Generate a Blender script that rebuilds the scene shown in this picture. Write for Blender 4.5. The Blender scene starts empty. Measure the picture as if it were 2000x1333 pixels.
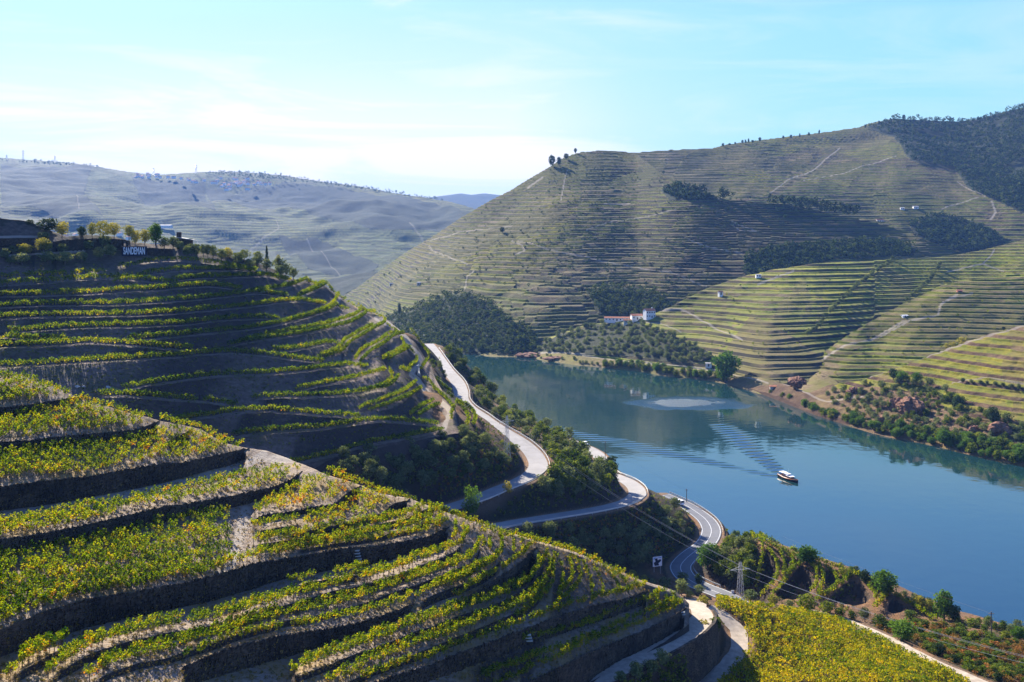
import bpy, math, random, time
import numpy as np
from mathutils import Vector
T0 = time.time()
random.seed(7)
RNG = np.random.default_rng(7)
C = bpy.context.scene.collection
R = math.radians

# ------------------------------------------------------------------ camera, sky, sun, exposure
# world units are metres, river surface at z = 0, the viewpoint is 120 m above the river, looking along +Y
F, H, CX, CY = 1900.0, 120.0, 1000.0, 450.0
cam_d = bpy.data.cameras.new("camera"); cam = bpy.data.objects.new("camera", cam_d); C.objects.link(cam)
cam.location = (0, 0, H); cam.rotation_euler = (R(90), 0, 0)
cam_d.sensor_width = 36; cam_d.lens = 36 * F / 2000.0
cam_d.shift_y = -(666.5 - CY) / 2000.0
cam_d.clip_start = 1; cam_d.clip_end = 40000
bpy.context.scene.camera = cam

EXPO, SKY_K = 1.6, 0.05                # exposure, sky strength
VEIL = tuple(v / SKY_K / 2 ** EXPO for v in (.42, .86, .87)); GLOW = tuple(v / SKY_K / 2 ** EXPO for v in (1.26, 1.17, 1.06))
SUN_AZ, SUN_EL = -29.0, 30.5          # degrees left of the view axis, height above the horizon
w = bpy.data.worlds.new("World"); bpy.context.scene.world = w; w.use_nodes = True
nt = w.node_tree; nt.nodes.clear()
def N(nt, t, **kw):
    n = nt.nodes.new(t)
    for k, v in kw.items():
        if k in n.bl_rna.properties: setattr(n, k, v)
        else: n.inputs[k].default_value = v
    return n
L = nt.links.new
def M2(op, a, b=0.0, c=None):
    m = nt.nodes.new('ShaderNodeMath'); m.operation = op
    for i, v in enumerate((a, b) if c is None else (a, b, c)):
        if isinstance(v, (int, float)): m.inputs[i].default_value = v
        else: L(v, m.inputs[i])
    return m.outputs[0]
def RMP(f, st):
    r = nt.nodes.new('ShaderNodeValToRGB'); e = r.color_ramp.elements
    while len(e) < len(st): e.new(.5)
    for el, (p, c) in zip(e, st): el.position = p; el.color = (*c, 1)
    L(f, r.inputs[0]); return r.outputs[0]
def MIX(f, a, b, mode='MIX'):
    m = nt.nodes.new('ShaderNodeMix'); m.data_type = 'RGBA'; m.blend_type = mode
    for k, v in ((0, f), (6, a), (7, b)):
        if isinstance(v, (int, float)): m.inputs[k].default_value = v
        elif isinstance(v, tuple): m.inputs[k].default_value = (*v, 1)
        else: L(v, m.inputs[k])
    return m.outputs[2]
sky = N(nt, 'ShaderNodeTexSky', sky_type='NISHITA', sun_disc=False)
sky.sun_elevation = R(SUN_EL); sky.sun_rotation = R(SUN_AZ)
sky.altitude = 200; sky.air_density = 1.0; sky.dust_density = .6; sky.ozone_density = 1.5
tc = N(nt, 'ShaderNodeTexCoord')
def dot(az, el):
    d = nt.nodes.new('ShaderNodeVectorMath'); d.operation = 'DOT_PRODUCT'; L(tc.outputs['Generated'], d.inputs[0])
    d.inputs[1].default_value = (math.sin(R(az)) * math.cos(R(el)), math.cos(R(az)) * math.cos(R(el)), math.sin(R(el))); return d.outputs['Value']
mp = N(nt, 'ShaderNodeMapping'); mp.inputs['Scale'].default_value = (1.5, 1.5, 11.0); mp.inputs['Rotation'].default_value = (0, R(5), 0)
cn = N(nt, 'ShaderNodeTexNoise'); cn.inputs['Scale'].default_value = 1.9; cn.inputs['Detail'].default_value = 10; cn.inputs['Roughness'].default_value = 0.62; cn.inputs['Distortion'].default_value = 0.8
L(tc.outputs['Generated'], mp.inputs['Vector']); L(mp.outputs[0], cn.inputs['Vector'])
# thin bright haze and cirrus low in the sky, strongest below the sun
base = MIX(1.0, sky.outputs[0], (.60, .90, 1.62), 'MULTIPLY')
lowz = nt.nodes.new('ShaderNodeSeparateXYZ'); L(tc.outputs['Generated'], lowz.inputs[0])
low = RMP(lowz.outputs[2], [(0.0, (1, 1, 1)), (.20, (.85, .85, .85)), (.26, (.4, .4, .4)), (.34, (0, 0, 0))])
front = RMP(dot(-8, 5), [(.45, (0, 0, 0)), (.85, (1, 1, 1))])
c1 = MIX(M2('MULTIPLY', M2('MULTIPLY', low, front), .9), base, VEIL)
gel = RMP(lowz.outputs[2], [(0.0, (1, 1, 1)), (.11, (1, 1, 1)), (.17, (.5, .5, .5)), (.25, (.1, .1, .1)), (.32, (0, 0, 0))])
gaz = RMP(M2('MULTIPLY_ADD', lowz.outputs[0], .5, .5), [(.15, (0, 0, 0)), (.27, (.85, .85, .85)), (.40, (1, 1, 1)), (.50, (.92, .92, .92)), (.56, (.42, .42, .42)), (.63, (.12, .12, .12)), (.72, (0, 0, 0))])
glow = M2('MULTIPLY', M2('MULTIPLY', gel, gaz), front)
cl = RMP(cn.outputs['Fac'], [(.46, (0, 0, 0)), (.64, (1, 1, 1))])
gl2 = M2('MULTIPLY', glow, M2('MULTIPLY_ADD', cl, .55, .74))
hi = M2('MULTIPLY', cl, M2('MULTIPLY', M2('MULTIPLY', low, front), M2('MULTIPLY_ADD', gaz, .75, .25)))
c2 = MIX(M2('MINIMUM', M2('MAXIMUM', gl2, M2('MULTIPLY', hi, .75)), 1.0), c1, GLOW)
bg = N(nt, 'ShaderNodeBackground'); bg.inputs['Strength'].default_value = SKY_K
wo = N(nt, 'ShaderNodeOutputWorld'); L(c2, bg.inputs[0]); L(bg.outputs[0], wo.inputs[0])

sd = bpy.data.lights.new("sun", 'SUN'); sd.energy = 5.0; sd.angle = R(0.5); sd.color = (1.0, 0.93, 0.80)
so = bpy.data.objects.new("sun", sd); C.objects.link(so)
sv = Vector((math.sin(R(SUN_AZ)) * math.cos(R(SUN_EL)), math.cos(R(SUN_AZ)) * math.cos(R(SUN_EL)), math.sin(R(SUN_EL))))
so.rotation_euler = sv.to_track_quat('Z', 'Y').to_euler(); so.location = (0, 0, 400)
vs = bpy.context.scene.view_settings
vs.view_transform = 'Standard'; vs.look = 'None'; vs.exposure = EXPO; vs.gamma = 1.0; vs.use_curve_mapping = False
bpy.context.scene.cycles.max_bounces = 4
bpy.context.scene.cycles.diffuse_bounces = 2
bpy.context.scene.cycles.transparent_max_bounces = 6

# ------------------------------------------------------------------ maths helpers
def P3(px, py, D):
    return np.stack([(np.asarray(px) - CX) / F * D, np.asarray(D) + 0 * np.asarray(px), H - (np.asarray(py) - CY) / F * D], -1)
def Dz(py, z): return (H - z) * F / (py - CY)
def ss(a, b, x): t = np.clip((x - a) / (b - a), 0, 1); return t * t * (3 - 2 * t)
_tab = np.random.default_rng(3).random((256, 256))
def vnoise(x, y):
    xi = np.floor(x).astype(int); yi = np.floor(y).astype(int); fx = x - xi; fy = y - yi
    fx = fx * fx * (3 - 2 * fx); fy = fy * fy * (3 - 2 * fy)
    a = _tab[xi & 255, yi & 255]; b = _tab[(xi + 1) & 255, yi & 255]; c = _tab[xi & 255, (yi + 1) & 255]; d = _tab[(xi + 1) & 255, (yi + 1) & 255]
    return (a * (1 - fx) + b * fx) * (1 - fy) + (c * (1 - fx) + d * fx) * fy
def fbm(x, y, s, o=4):
    r = 0; a = 1; t = 0
    for k in range(o):
        r = r + a * (vnoise(x / s + 17.3 * k, y / s + 5.1 * k) - .5); t += a; a *= .5; s *= .5
    return r / t * 2
class TPS:
    def __init__(s, P, v, sc=1000.0, reg=1e-5):
        P = np.array(P, float) / sc; s.sc = sc; s.P = P; n = len(P)
        K = s.k(P, P) + reg * np.eye(n); A = np.zeros((n + 3, n + 3)); A[:n, :n] = K
        A[:n, n] = 1; A[:n, n + 1:] = P; A[n:, :n] = A[:n, n:].T
        s.w = np.linalg.solve(A, np.concatenate([v, [0, 0, 0]]))
    def k(s, A, B):
        d2 = ((A[:, None, :] - B[None]) ** 2).sum(-1); return .5 * d2 * np.log(d2 + 1e-12)
    def __call__(s, x, y):
        x = np.asarray(x, float); sh = x.shape; Q = np.stack([x.ravel(), np.broadcast_to(y, sh).ravel()], -1) / s.sc
        out = np.empty(len(Q)); n = len(s.P)
        for i in range(0, len(Q), 40000):
            q = Q[i:i + 40000]; out[i:i + 40000] = s.k(q, s.P) @ s.w[:n] + s.w[n] + q @ s.w[n + 1:]
        return out.reshape(sh)
def dmap(ctrl):       # smooth inverse-distance map over the view; planes stay planes
    c = np.array(ctrl, float); t = TPS(c[:, :2], 1000.0 / c[:, 2]); return lambda px, py: 1000.0 / np.maximum(t(px, py), .05)
class Ln:             # a traced line y(x) in view coordinates, smoothed
    def __init__(s, pts, sm=7):
        p = np.array(pts, float); p = p[np.argsort(p[:, 0])]; s.x0, s.x1 = p[0, 0], p[-1, 0]
        s.X = np.arange(s.x0 - 30, s.x1 + 31, 1.0); y = np.interp(s.X, p[:, 0], p[:, 1])
        sl0 = (p[1, 1] - p[0, 1]) / max(p[1, 0] - p[0, 0], 1); sl1 = (p[-1, 1] - p[-2, 1]) / max(p[-1, 0] - p[-2, 0], 1)
        y = np.where(s.X < s.x0, p[0, 1] + (s.X - s.x0) * sl0, y); y = np.where(s.X > s.x1, p[-1, 1] + (s.X - s.x1) * sl1, y)
        k = np.exp(-.5 * (np.arange(-2 * sm, 2 * sm + 1) / sm) ** 2); k /= k.sum()
        yp = np.pad(y, 2 * sm, mode='reflect', reflect_type='odd'); s.Y = np.convolve(yp, k, 'valid')
    def __call__(s, x): return np.interp(x, s.X, s.Y)
    def taper(s, x, r): return ss(0, 1, np.clip(np.minimum(x - s.x0, s.x1 - x) / r, 0, 1)) * ((x >= s.x0) & (x <= s.x1))
def inpoly(px, py, poly):
    px = np.asarray(px); py = np.asarray(py); r = np.zeros(np.broadcast(px, py).shape, bool); n = len(poly)
    for i in range(n):
        x0, y0 = poly[i]; x1, y1 = poly[(i + 1) % n]
        if y0 == y1: continue
        r ^= ((py > min(y0, y1)) & (py <= max(y0, y1)) & (px < (x1 - x0) * (py - y0) / (y1 - y0) + x0))
    return r
def segdist(X, Y, pts):   # distance to a polyline and the running parameter on it
    best = np.full(X.shape, 1e9); par = np.zeros(X.shape)
    for i in range(len(pts) - 1):
        ax, ay = pts[i][:2]; bx, by = pts[i + 1][:2]; dx, dy = bx - ax, by - ay; L2 = dx * dx + dy * dy + 1e-9
        t = np.clip(((X - ax) * dx + (Y - ay) * dy) / L2, 0, 1); d = np.hypot(X - ax - t * dx, Y - ay - t * dy)
        m = d < best; best = np.where(m, d, best); par = np.where(m, i + t, par)
    return best, par
def spline(pts, step):    # Catmull-Rom resample of 3-D points at about `step`
    p = np.array(pts, float); p = np.vstack([2 * p[0] - p[1], p, 2 * p[-1] - p[-2]]); out = []
    for i in range(1, len(p) - 2):
        n = max(2, int(np.linalg.norm(p[i + 1] - p[i]) / step)); t = np.linspace(0, 1, n, endpoint=False)[:, None]
        out.append(.5 * (2 * p[i] + (p[i + 1] - p[i - 1]) * t + (2 * p[i - 1] - 5 * p[i] + 4 * p[i + 1] - p[i + 2]) * t ** 2 + (3 * p[i] - p[i - 1] - 3 * p[i + 1] + p[i + 2]) * t ** 3))
    out.append(p[-2][None]); return np.vstack(out)

# ------------------------------------------------------------------ mesh helpers
def mesh_np(name, V, Q, mat, attrs=None, smooth=True, mats=None, midx=None, n=4):
    V = np.ascontiguousarray(V, np.float32).reshape(-1, 3); Q = np.ascontiguousarray(Q, np.int32).reshape(-1, n)
    me = bpy.data.meshes.new(name); me.vertices.add(len(V)); me.vertices.foreach_set('co', V.ravel())
    me.loops.add(Q.size); me.loops.foreach_set('vertex_index', Q.ravel())
    me.polygons.add(len(Q)); me.polygons.foreach_set('loop_start', np.arange(0, Q.size, n, dtype=np.int32))
    me.polygons.foreach_set('use_smooth', np.full(len(Q), smooth))
    for m in (mats or [mat]): me.materials.append(m)
    if midx is not None: me.polygons.foreach_set('material_index', np.asarray(midx, np.int32))
    for k, v in (attrs or {}).items():
        a = me.attributes.new(k, 'FLOAT', 'POINT'); a.data.foreach_set('value', np.ascontiguousarray(v, np.float32).ravel())
    me.update(calc_edges=True); return me
def link(name, me, parent=None, loc=None, rz=None):
    o = bpy.data.objects.new(name, me); C.objects.link(o)
    if parent is not None: o.parent = parent
    if loc is not None: o.location = loc
    if rz is not None: o.rotation_euler = (0, 0, rz)
    return o
def tag(o, label=None, cat=None, group=None, kind=None):
    if label: o['label'] = label
    if cat: o['category'] = cat
    if group: o['group'] = group
    if kind: o['kind'] = kind
    return o
def structure(o, label=None, cat=None):
    o['kind'] = 'structure'; return tag(o, label, cat)
def gridq(nc, nr, flip=False):
    i = np.arange(nc - 1)[:, None] * nr + np.arange(nr - 1)[None]
    q = np.stack([i, i + nr, i + nr + 1, i + 1], -1).reshape(-1, 4)
    return q[:, ::-1] if flip else q
class MB:      # collects boxes, bars, prisms into one mesh
    def __init__(s): s.v = []; s.f = []; s.m = []
    def add(s, vs, fs, m=0):
        b = len(s.v); s.v += [tuple(v) for v in vs]; s.f += [tuple(b + i for i in f) for f in fs]; s.m += [m] * len(fs); return s
    def box(s, c, d, rz=0, m=0):
        x, y, z = (k / 2 for k in d); ca, sa = math.cos(rz), math.sin(rz); vs = []
        for sx, sy, sz in ((-1, -1, -1), (1, -1, -1), (1, 1, -1), (-1, 1, -1), (-1, -1, 1), (1, -1, 1), (1, 1, 1), (-1, 1, 1)):
            a, b = sx * x, sy * y; vs.append((c[0] + a * ca - b * sa, c[1] + a * sa + b * ca, c[2] + sz * z))
        return s.add(vs, [(0, 3, 2, 1), (4, 5, 6, 7), (0, 1, 5, 4), (1, 2, 6, 5), (2, 3, 7, 6), (3, 0, 4, 7)], m)
    def tube(s, a, b, r0, r1=None, n=6, m=0):
        r1 = r0 if r1 is None else r1; a = Vector(a); b = Vector(b); d = (b - a).normalized()
        u = d.orthogonal().normalized(); v = d.cross(u); vs = []
        for p, r in ((a, r0), (b, r1)):
            for k in range(n): t = 2 * math.pi * k / n; vs.append(p + u * (r * math.cos(t)) + v * (r * math.sin(t)))
        fs = [(k, (k + 1) % n, n + (k + 1) % n, n + k) for k in range(n)] + [tuple(range(n))[::-1], tuple(range(n, 2 * n))]
        return s.add(vs, fs, m)
    def me(s, name, *mats, smooth=False):
        me = bpy.data.meshes.new(name); me.from_pydata(s.v, [], s.f)
        for m in mats: me.materials.append(m)
        me.polygons.foreach_set('material_index', s.m)
        if smooth: me.polygons.foreach_set('use_smooth', [True] * len(s.f))
        me.update(); return me
    def build(s, name, mat, parent=None, loc=None, rz=None, smooth=False):
        mats = mat if isinstance(mat, (list, tuple)) else [mat]
        return link(name, s.me(name, *mats, smooth=smooth), parent, loc, rz)
def empty(name, loc=(0, 0, 0), rz=0):
    o = bpy.data.objects.new(name, None); C.objects.link(o); o.location = loc; o.rotation_euler = (0, 0, rz); o.empty_display_size = .5; return o
def copy_tree(o, parent=None):
    c = o.copy(); C.objects.link(c)
    if parent is not None: c.parent = parent
    for ch in o.children: copy_tree(ch, c)
    return c

#@@MATERIALS
# ------------------------------------------------------------------ materials
def mat(name, rough=.9):
    m = bpy.data.materials.new(name); m.use_nodes = True; t = m.node_tree; b = t.nodes['Principled BSDF']
    b.inputs['Roughness'].default_value = rough; b.inputs['Specular IOR Level'].default_value = .2; return m, t, b
def noise(t, scale, detail=4, rough=.6, vec=None, dist=0):
    n = t.nodes.new('ShaderNodeTexNoise'); n.inputs['Scale'].default_value = scale; n.inputs['Detail'].default_value = detail
    n.inputs['Roughness'].default_value = rough; n.inputs['Distortion'].default_value = dist
    if vec is None:
        g = t.nodes.new('ShaderNodeNewGeometry'); vec = g.outputs['Position']
    t.links.new(vec, n.inputs['Vector']); return n.outputs['Fac']
def ramp(t, fac, stops):
    r = t.nodes.new('ShaderNodeValToRGB'); e = r.color_ramp.elements
    while len(e) < len(stops): e.new(.5)
    for el, (p, c) in zip(e, stops): el.position = p; el.color = (*c, 1) if len(c) == 3 else c
    t.links.new(fac, r.inputs[0]); return r.outputs[0]
def mixc(t, fac, a, b, mode='MIX'):
    m = t.nodes.new('ShaderNodeMix'); m.data_type = 'RGBA'; m.blend_type = mode
    for s, v in ((0, fac), (6, a), (7, b)):
        if isinstance(v, (int, float)): m.inputs[s].default_value = v
        elif isinstance(v, tuple): m.inputs[s].default_value = (*v, 1)
        else: t.links.new(v, m.inputs[s])
    return m.outputs[2]
def mth(t, op, a, b=0.0, c=None):
    m = t.nodes.new('ShaderNodeMath'); m.operation = op
    for i, v in enumerate((a, b) if c is None else (a, b, c)):
        if isinstance(v, (int, float)): m.inputs[i].default_value = v
        else: t.links.new(v, m.inputs[i])
    return m.outputs[0]
def attr(t, name):
    a = t.nodes.new('ShaderNodeAttribute'); a.attribute_name = name; return a.outputs['Fac']
def bump(t, b, h, dist, strength=1):
    n = t.nodes.new('ShaderNodeBump'); n.inputs['Distance'].default_value = dist; n.inputs['Strength'].default_value = strength
    t.links.new(h, n.inputs['Height']); t.links.new(n.outputs[0], b.inputs['Normal'])
def flat(name, col, rough=.7, var=.15, scale=1.5, metal=0):
    m, t, b = mat(name, rough); b.inputs['Metallic'].default_value = metal
    n = noise(t, scale, 4)
    c = ramp(t, n, [(.3, tuple(k * (1 - var) for k in col)), (.7, tuple(min(1, k * (1 + var)) for k in col))])
    t.links.new(c, b.inputs['Base Color']); return m
def ground(name, soil, soil2, bank, grass, vine, vine2, path=(.45, .39, .32), s=1.0, bmp=.25, wood=(.03, .05, .02), plots=False):
    """ground cover: soil / dry grass, steeper banks, planted strips (attr ph), paths (attr path), scrub (attr veg)"""
    m, t, b = mat(name, .95)
    n1 = noise(t, .11 * s, 6, .65); n2 = noise(t, .9 * s, 5, .7); n3 = noise(t, .02 * s, 4, .6)
    c = mixc(t, ramp(t, n2, [(.35, (0, 0, 0)), (.65, (1, 1, 1))]), soil, soil2)
    c = mixc(t, ramp(t, n1, [(.47, (0, 0, 0)), (.62, (.8, .8, .8))]), c, grass)
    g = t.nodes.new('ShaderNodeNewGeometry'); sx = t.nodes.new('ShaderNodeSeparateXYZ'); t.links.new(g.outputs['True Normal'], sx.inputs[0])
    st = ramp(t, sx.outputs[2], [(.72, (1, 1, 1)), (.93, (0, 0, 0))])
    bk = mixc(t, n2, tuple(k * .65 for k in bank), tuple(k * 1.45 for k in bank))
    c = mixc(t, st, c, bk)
    vn = noise(t, .35 * s, 3, .7); vc = ramp(t, vn, [(.35, vine), (.62, vine2)])
    vc = mixc(t, ramp(t, n3, [(.4, (0, 0, 0)), (.6, (.6, .6, .6))]), vc, vine)
    vv = t.nodes.new('ShaderNodeTexVoronoi'); vv.inputs['Scale'].default_value = .022 * s; gg = t.nodes.new('ShaderNodeNewGeometry'); t.links.new(gg.outputs['Position'], vv.inputs['Vector'])
    sp_ = t.nodes.new('ShaderNodeSeparateColor'); t.links.new(vv.outputs['Color'], sp_.inputs[0])
    if plots: vc = mixc(t, mth(t, 'MULTIPLY', sp_.outputs[0], .75), vc, mixc(t, sp_.outputs[1], tuple(k * .55 for k in vine), tuple(k * .8 for k in soil))); c = mixc(t, mth(t, 'MULTIPLY', sp_.outputs[2], .5), c, grass)
    c = mixc(t, attr(t, 'ph'), c, vc)
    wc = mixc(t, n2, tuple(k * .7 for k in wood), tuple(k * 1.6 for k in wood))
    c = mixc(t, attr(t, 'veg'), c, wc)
    c = mixc(t, attr(t, 'path'), c, mixc(t, n2, tuple(k * .85 for k in path), tuple(k * 1.12 for k in path)))
    t.links.new(c, b.inputs['Base Color'])
    bump(t, b, mth(t, 'ADD', n2, noise(t, 3.5 * s, 4, .7)), bmp / s)
    return m
M = {}
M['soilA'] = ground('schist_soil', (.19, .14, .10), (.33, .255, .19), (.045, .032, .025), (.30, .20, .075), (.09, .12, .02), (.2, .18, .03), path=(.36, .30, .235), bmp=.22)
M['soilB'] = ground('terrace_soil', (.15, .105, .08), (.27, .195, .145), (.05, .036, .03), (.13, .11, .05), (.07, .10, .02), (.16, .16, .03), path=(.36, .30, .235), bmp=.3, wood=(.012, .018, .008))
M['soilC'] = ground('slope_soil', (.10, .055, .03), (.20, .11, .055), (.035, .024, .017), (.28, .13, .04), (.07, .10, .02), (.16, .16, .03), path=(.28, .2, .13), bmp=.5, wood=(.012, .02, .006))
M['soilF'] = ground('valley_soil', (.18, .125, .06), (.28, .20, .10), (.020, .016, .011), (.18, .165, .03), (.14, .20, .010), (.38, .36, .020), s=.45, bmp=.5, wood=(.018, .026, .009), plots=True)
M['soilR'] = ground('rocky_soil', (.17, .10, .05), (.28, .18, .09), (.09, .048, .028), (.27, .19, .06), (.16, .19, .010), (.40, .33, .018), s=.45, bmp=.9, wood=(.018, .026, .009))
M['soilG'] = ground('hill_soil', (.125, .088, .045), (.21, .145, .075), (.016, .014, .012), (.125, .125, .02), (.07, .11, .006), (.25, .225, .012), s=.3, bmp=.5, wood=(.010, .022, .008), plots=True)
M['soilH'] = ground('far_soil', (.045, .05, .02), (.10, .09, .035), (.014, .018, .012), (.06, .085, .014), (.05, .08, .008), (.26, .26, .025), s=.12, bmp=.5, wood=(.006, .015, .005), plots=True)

def stone_mat():
    m, t, b = mat('dry_stone', .9)
    v = t.nodes.new('ShaderNodeTexVoronoi'); v.inputs['Scale'].default_value = 2.4; v.feature = 'F1'
    g = t.nodes.new('ShaderNodeNewGeometry'); mp = t.nodes.new('ShaderNodeMapping'); mp.inputs['Scale'].default_value = (1, 1, 2.6)
    t.links.new(g.outputs['Position'], mp.inputs[0]); t.links.new(mp.outputs[0], v.inputs['Vector'])
    c = mixc(t, v.outputs['Color'], (.008, .006, .005), (.13, .092, .06)); c = mixc(t, ramp(t, noise(t, .35, 4), [(.4, (0, 0, 0)), (.65, (.8, .8, .8))]), c, (.02, .016, .013))
    t.links.new(c, b.inputs['Base Color']); bump(t, b, v.outputs['Distance'], .12, 1); return m
M['stone'] = stone_mat()
def leaf_mat(name, c0, c1, c2, tr=.35, trc=None, spread=.5, c3=None):
    m = bpy.data.materials.new(name); m.use_nodes = True; t = m.node_tree; t.nodes.clear()
    oi = t.nodes.new('ShaderNodeObjectInfo')
    f = mth(t, 'ADD', attr(t, 'tint'), mth(t, 'MULTIPLY_ADD', oi.outputs['Random'], spread, -spread * .5))
    c = ramp(t, f, [(.12, c0), (.5, c1), (.9, c2)] + ([(1.0, c3)] if c3 else []))
    d = t.nodes.new('ShaderNodeBsdfPrincipled'); d.inputs['Roughness'].default_value = .8; d.inputs['Specular IOR Level'].default_value = .08
    tl = t.nodes.new('ShaderNodeBsdfTranslucent'); ms = t.nodes.new('ShaderNodeMixShader'); ms.inputs[0].default_value = tr
    o = t.nodes.new('ShaderNodeOutputMaterial')
    t.links.new(c, d.inputs['Base Color']); t.links.new(mixc(t, 1.0, c, trc or (1.25, 1.15, .5), 'MULTIPLY'), tl.inputs[0])
    t.links.new(d.outputs[0], ms.inputs[1]); t.links.new(tl.outputs[0], ms.inputs[2]); t.links.new(ms.outputs[0], o.inputs[0]); return m
M['vine'] = leaf_mat('vine_leaves', (.012, .04, .003), (.15, .215, .006), (.40, .32, .012), .52, (1.6, 1.45, .25), .2, (.42, .15, .015))
M['vineY'] = leaf_mat('golden_vine_leaves', (.05, .11, .005), (.27, .27, .006), (.50, .36, .01), .45, (1.4, 1.25, .3), .2)
M['olive'] = leaf_mat('olive_leaves', (.05, .07, .025), (.12, .16, .065), (.23, .26, .11), .32)
M['bush'] = leaf_mat('scrub_leaves', (.022, .05, .006), (.085, .135, .015), (.23, .25, .025), .4)
M['dark'] = leaf_mat('dark_leaves', (.018, .038, .012), (.03, .06, .018), (.055, .09, .025), .2)
M['woods'] = leaf_mat('woodland_leaves', (.012, .03, .008), (.035, .065, .016), (.09, .12, .03), .25)
M['green'] = leaf_mat('green_leaves', (.035, .09, .012), (.07, .15, .018), (.13, .22, .03), .35)
M['yellow'] = leaf_mat('yellowing_leaves', (.13, .15, .02), (.24, .23, .03), (.36, .31, .05), .35)
M['rust'] = leaf_mat('rusty_scrub_leaves', (.10, .10, .02), (.27, .14, .03), (.34, .12, .03), .25)
M['grass'] = leaf_mat('dry_grass_blades', (.14, .13, .03), (.30, .22, .07), (.38, .25, .09), .3)
M['bark'] = flat('bark', (.11, .085, .065), .9)
M['asphalt'] = flat('asphalt', (.29, .27, .255), .9, .14, .25)
M['darkasphalt'] = flat('dark_asphalt', (.155, .155, .165), .85, .1, .4)
M['dirt'] = flat('dirt_track', (.36, .295, .225), .95, .25, .9)
M['paint'] = flat('road_paint', (.7, .7, .68), .7, .1, 3)
M['steel'] = flat('galvanised_steel', (.52, .52, .50), .45, .12, 2, .4)
M['wood'] = flat('weathered_wood', (.13, .10, .08), .9)
M['white'] = flat('white_render', (.72, .70, .66), .9, .06, .5)
M['roof'] = flat('clay_tiles', (.42, .17, .09), .9, .3, .8)
M['glass'] = flat('dark_glass', (.02, .025, .03), .15, .1)
M['rock'] = flat('bare_rock', (.20, .10, .06), .95, .55, .5)
M['concrete'] = flat('pale_concrete', (.45, .42, .37), .9, .15, .6)

#@@TERRAIN
# ------------------------------------------------------------------ traced lines of the near vineyards (view coordinates -> hillside)
EDGE_B = [   # bench edges of the middle hillside, each with a vine row
 [(233,526),(260,524),(285,517),(310,513),(350,512),(390,515),(430,520),(455,524),(500,533)],
 [(268,546),(290,538),(320,534),(350,531),(420,530),(470,530),(500,535)],
 [(333,553),(360,548),(400,546),(430,545),(490,543),(520,542),(540,547),(562,553)],
 [(-40,561),(0,560),(60,557),(110,554),(160,549),(200,547),(230,548),(260,549),(300,553),(345,558)],
 [(-40,583),(0,582),(100,580),(180,577),(260,571),(320,568),(360,564),(380,563),(410,562),(440,565),(475,570)],
 [(-40,605),(0,604),(80,600),(160,599),(240,598),(320,593),(400,587),(470,579),(495,575),(520,576),(545,580),(562,584)],
 [(494,574),(530,569),(570,562),(600,550)],
 [(-40,626),(0,625),(80,622),(160,621),(260,620),(340,615),(430,608),(510,599),(550,593),(586,591),(620,596),(638,599)],
 [(580,585),(606,575),(630,564),(640,557)],
 [(16,654),(80,648),(140,644),(220,642),(300,640),(360,637),(420,630),(490,625),(520,625),(545,630)],
 [(-40,660),(0,662),(40,665),(80,669)],
 [(250,668),(300,664),(350,660),(430,652),(490,646),(538,638),(570,631),(610,620),(646,609),(660,598)],
 [(652,601),(682,611)],
 [(-40,683),(0,682),(80,679),(140,676),(170,672),(190,674),(260,678),(320,683),(378,687)],
 [(446,680),(470,674),(520,666),(570,660),(600,654),(640,646),(680,637),(700,628),(716,616)],
 [(534,690),(590,685),(640,674),(658,676)],
 [(638,703),(670,692),(684,674),(712,658),(736,644),(752,635)],
 [(704,713),(724,692),(752,676),(770,660),(788,656)],
 [(758,708),(780,696),(802,683)],
 [(-40,723),(0,721),(100,716),(180,710),(260,706),(350,700),(390,696),(440,693),(480,694),(530,699),(570,705),(610,710),(636,713)],
 [(240,768),(250,765),(280,757),(340,749),(390,742),(440,738),(530,734),(600,728),(650,721),(680,718),(722,723)],
 [(192,778),(220,777),(260,778),(320,783),(370,787),(410,790),(462,798)],
 [(582,767),(630,756),(680,747),(720,737),(754,728)],
 [(494,783),(540,780),(610,779),(660,777),(720,769),(758,761),(772,752),(780,738)],
 [(720,809),(760,796),(800,780),(822,765)],
 [(340,830),(370,823),(417,817),(470,809),(524,806),(570,810),(614,814),(670,818),(708,822)],
 [(816,820),(840,804),(860,795)],
 [(454,856),(510,850),(570,845),(640,840),(680,834),(720,828),(750,826),(780,828),(820,832),(858,836)],
 [(560,915),(600,905),(620,900),(660,892),(686,881),(728,871),(770,864),(800,858),(866,846)],
]
WALL_B = [   # stone walls above the vines: (top, bottom)
 ([(-40,468),(0,467),(40,466),(72,467)], [(-40,484),(0,483),(72,481)]),
 ([(98,475),(125,470),(160,468),(200,466),(245,469),(254,473)], [(98,493),(160,490),(200,488),(254,486)]),
 ([(226,487),(285,485),(343,488)], [(226,500),(285,500),(343,503)]),
]
CTRL_B = [(-60,430,302),(-60,560,280),(-60,721,240),(0,436,310),(0,500,298),(0,560,284),(0,604,273),(0,662,259),(0,721,245),(0,800,232),(250,462,338),(250,500,325),(250,571,300),(250,620,285),(250,664,273),(250,706,263),(250,765,250),(250,860,236),
 (450,500,352),(450,532,338),(450,580,322),(450,628,309),(450,693,293),(450,738,282),(450,800,268),(450,860,258),(450,920,248),
 (600,545,408),(600,575,375),(600,622,345),(600,654,328),(600,710,305),(600,762,290),(600,844,270),(600,905,260),
 (700,600,436),(700,628,385),(700,665,352),(700,721,320),(700,747,309),(700,814,287),(700,833,282),(700,876,276),
 (785,640,442),(785,658,405),(785,695,360),(785,722,341),(785,790,306),(785,827,295),(785,858,288),
 (840,708,410),(840,760,345),(840,804,320),(840,850,302),(890,800,330),(880,836,312),(880,850,308)]
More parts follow.
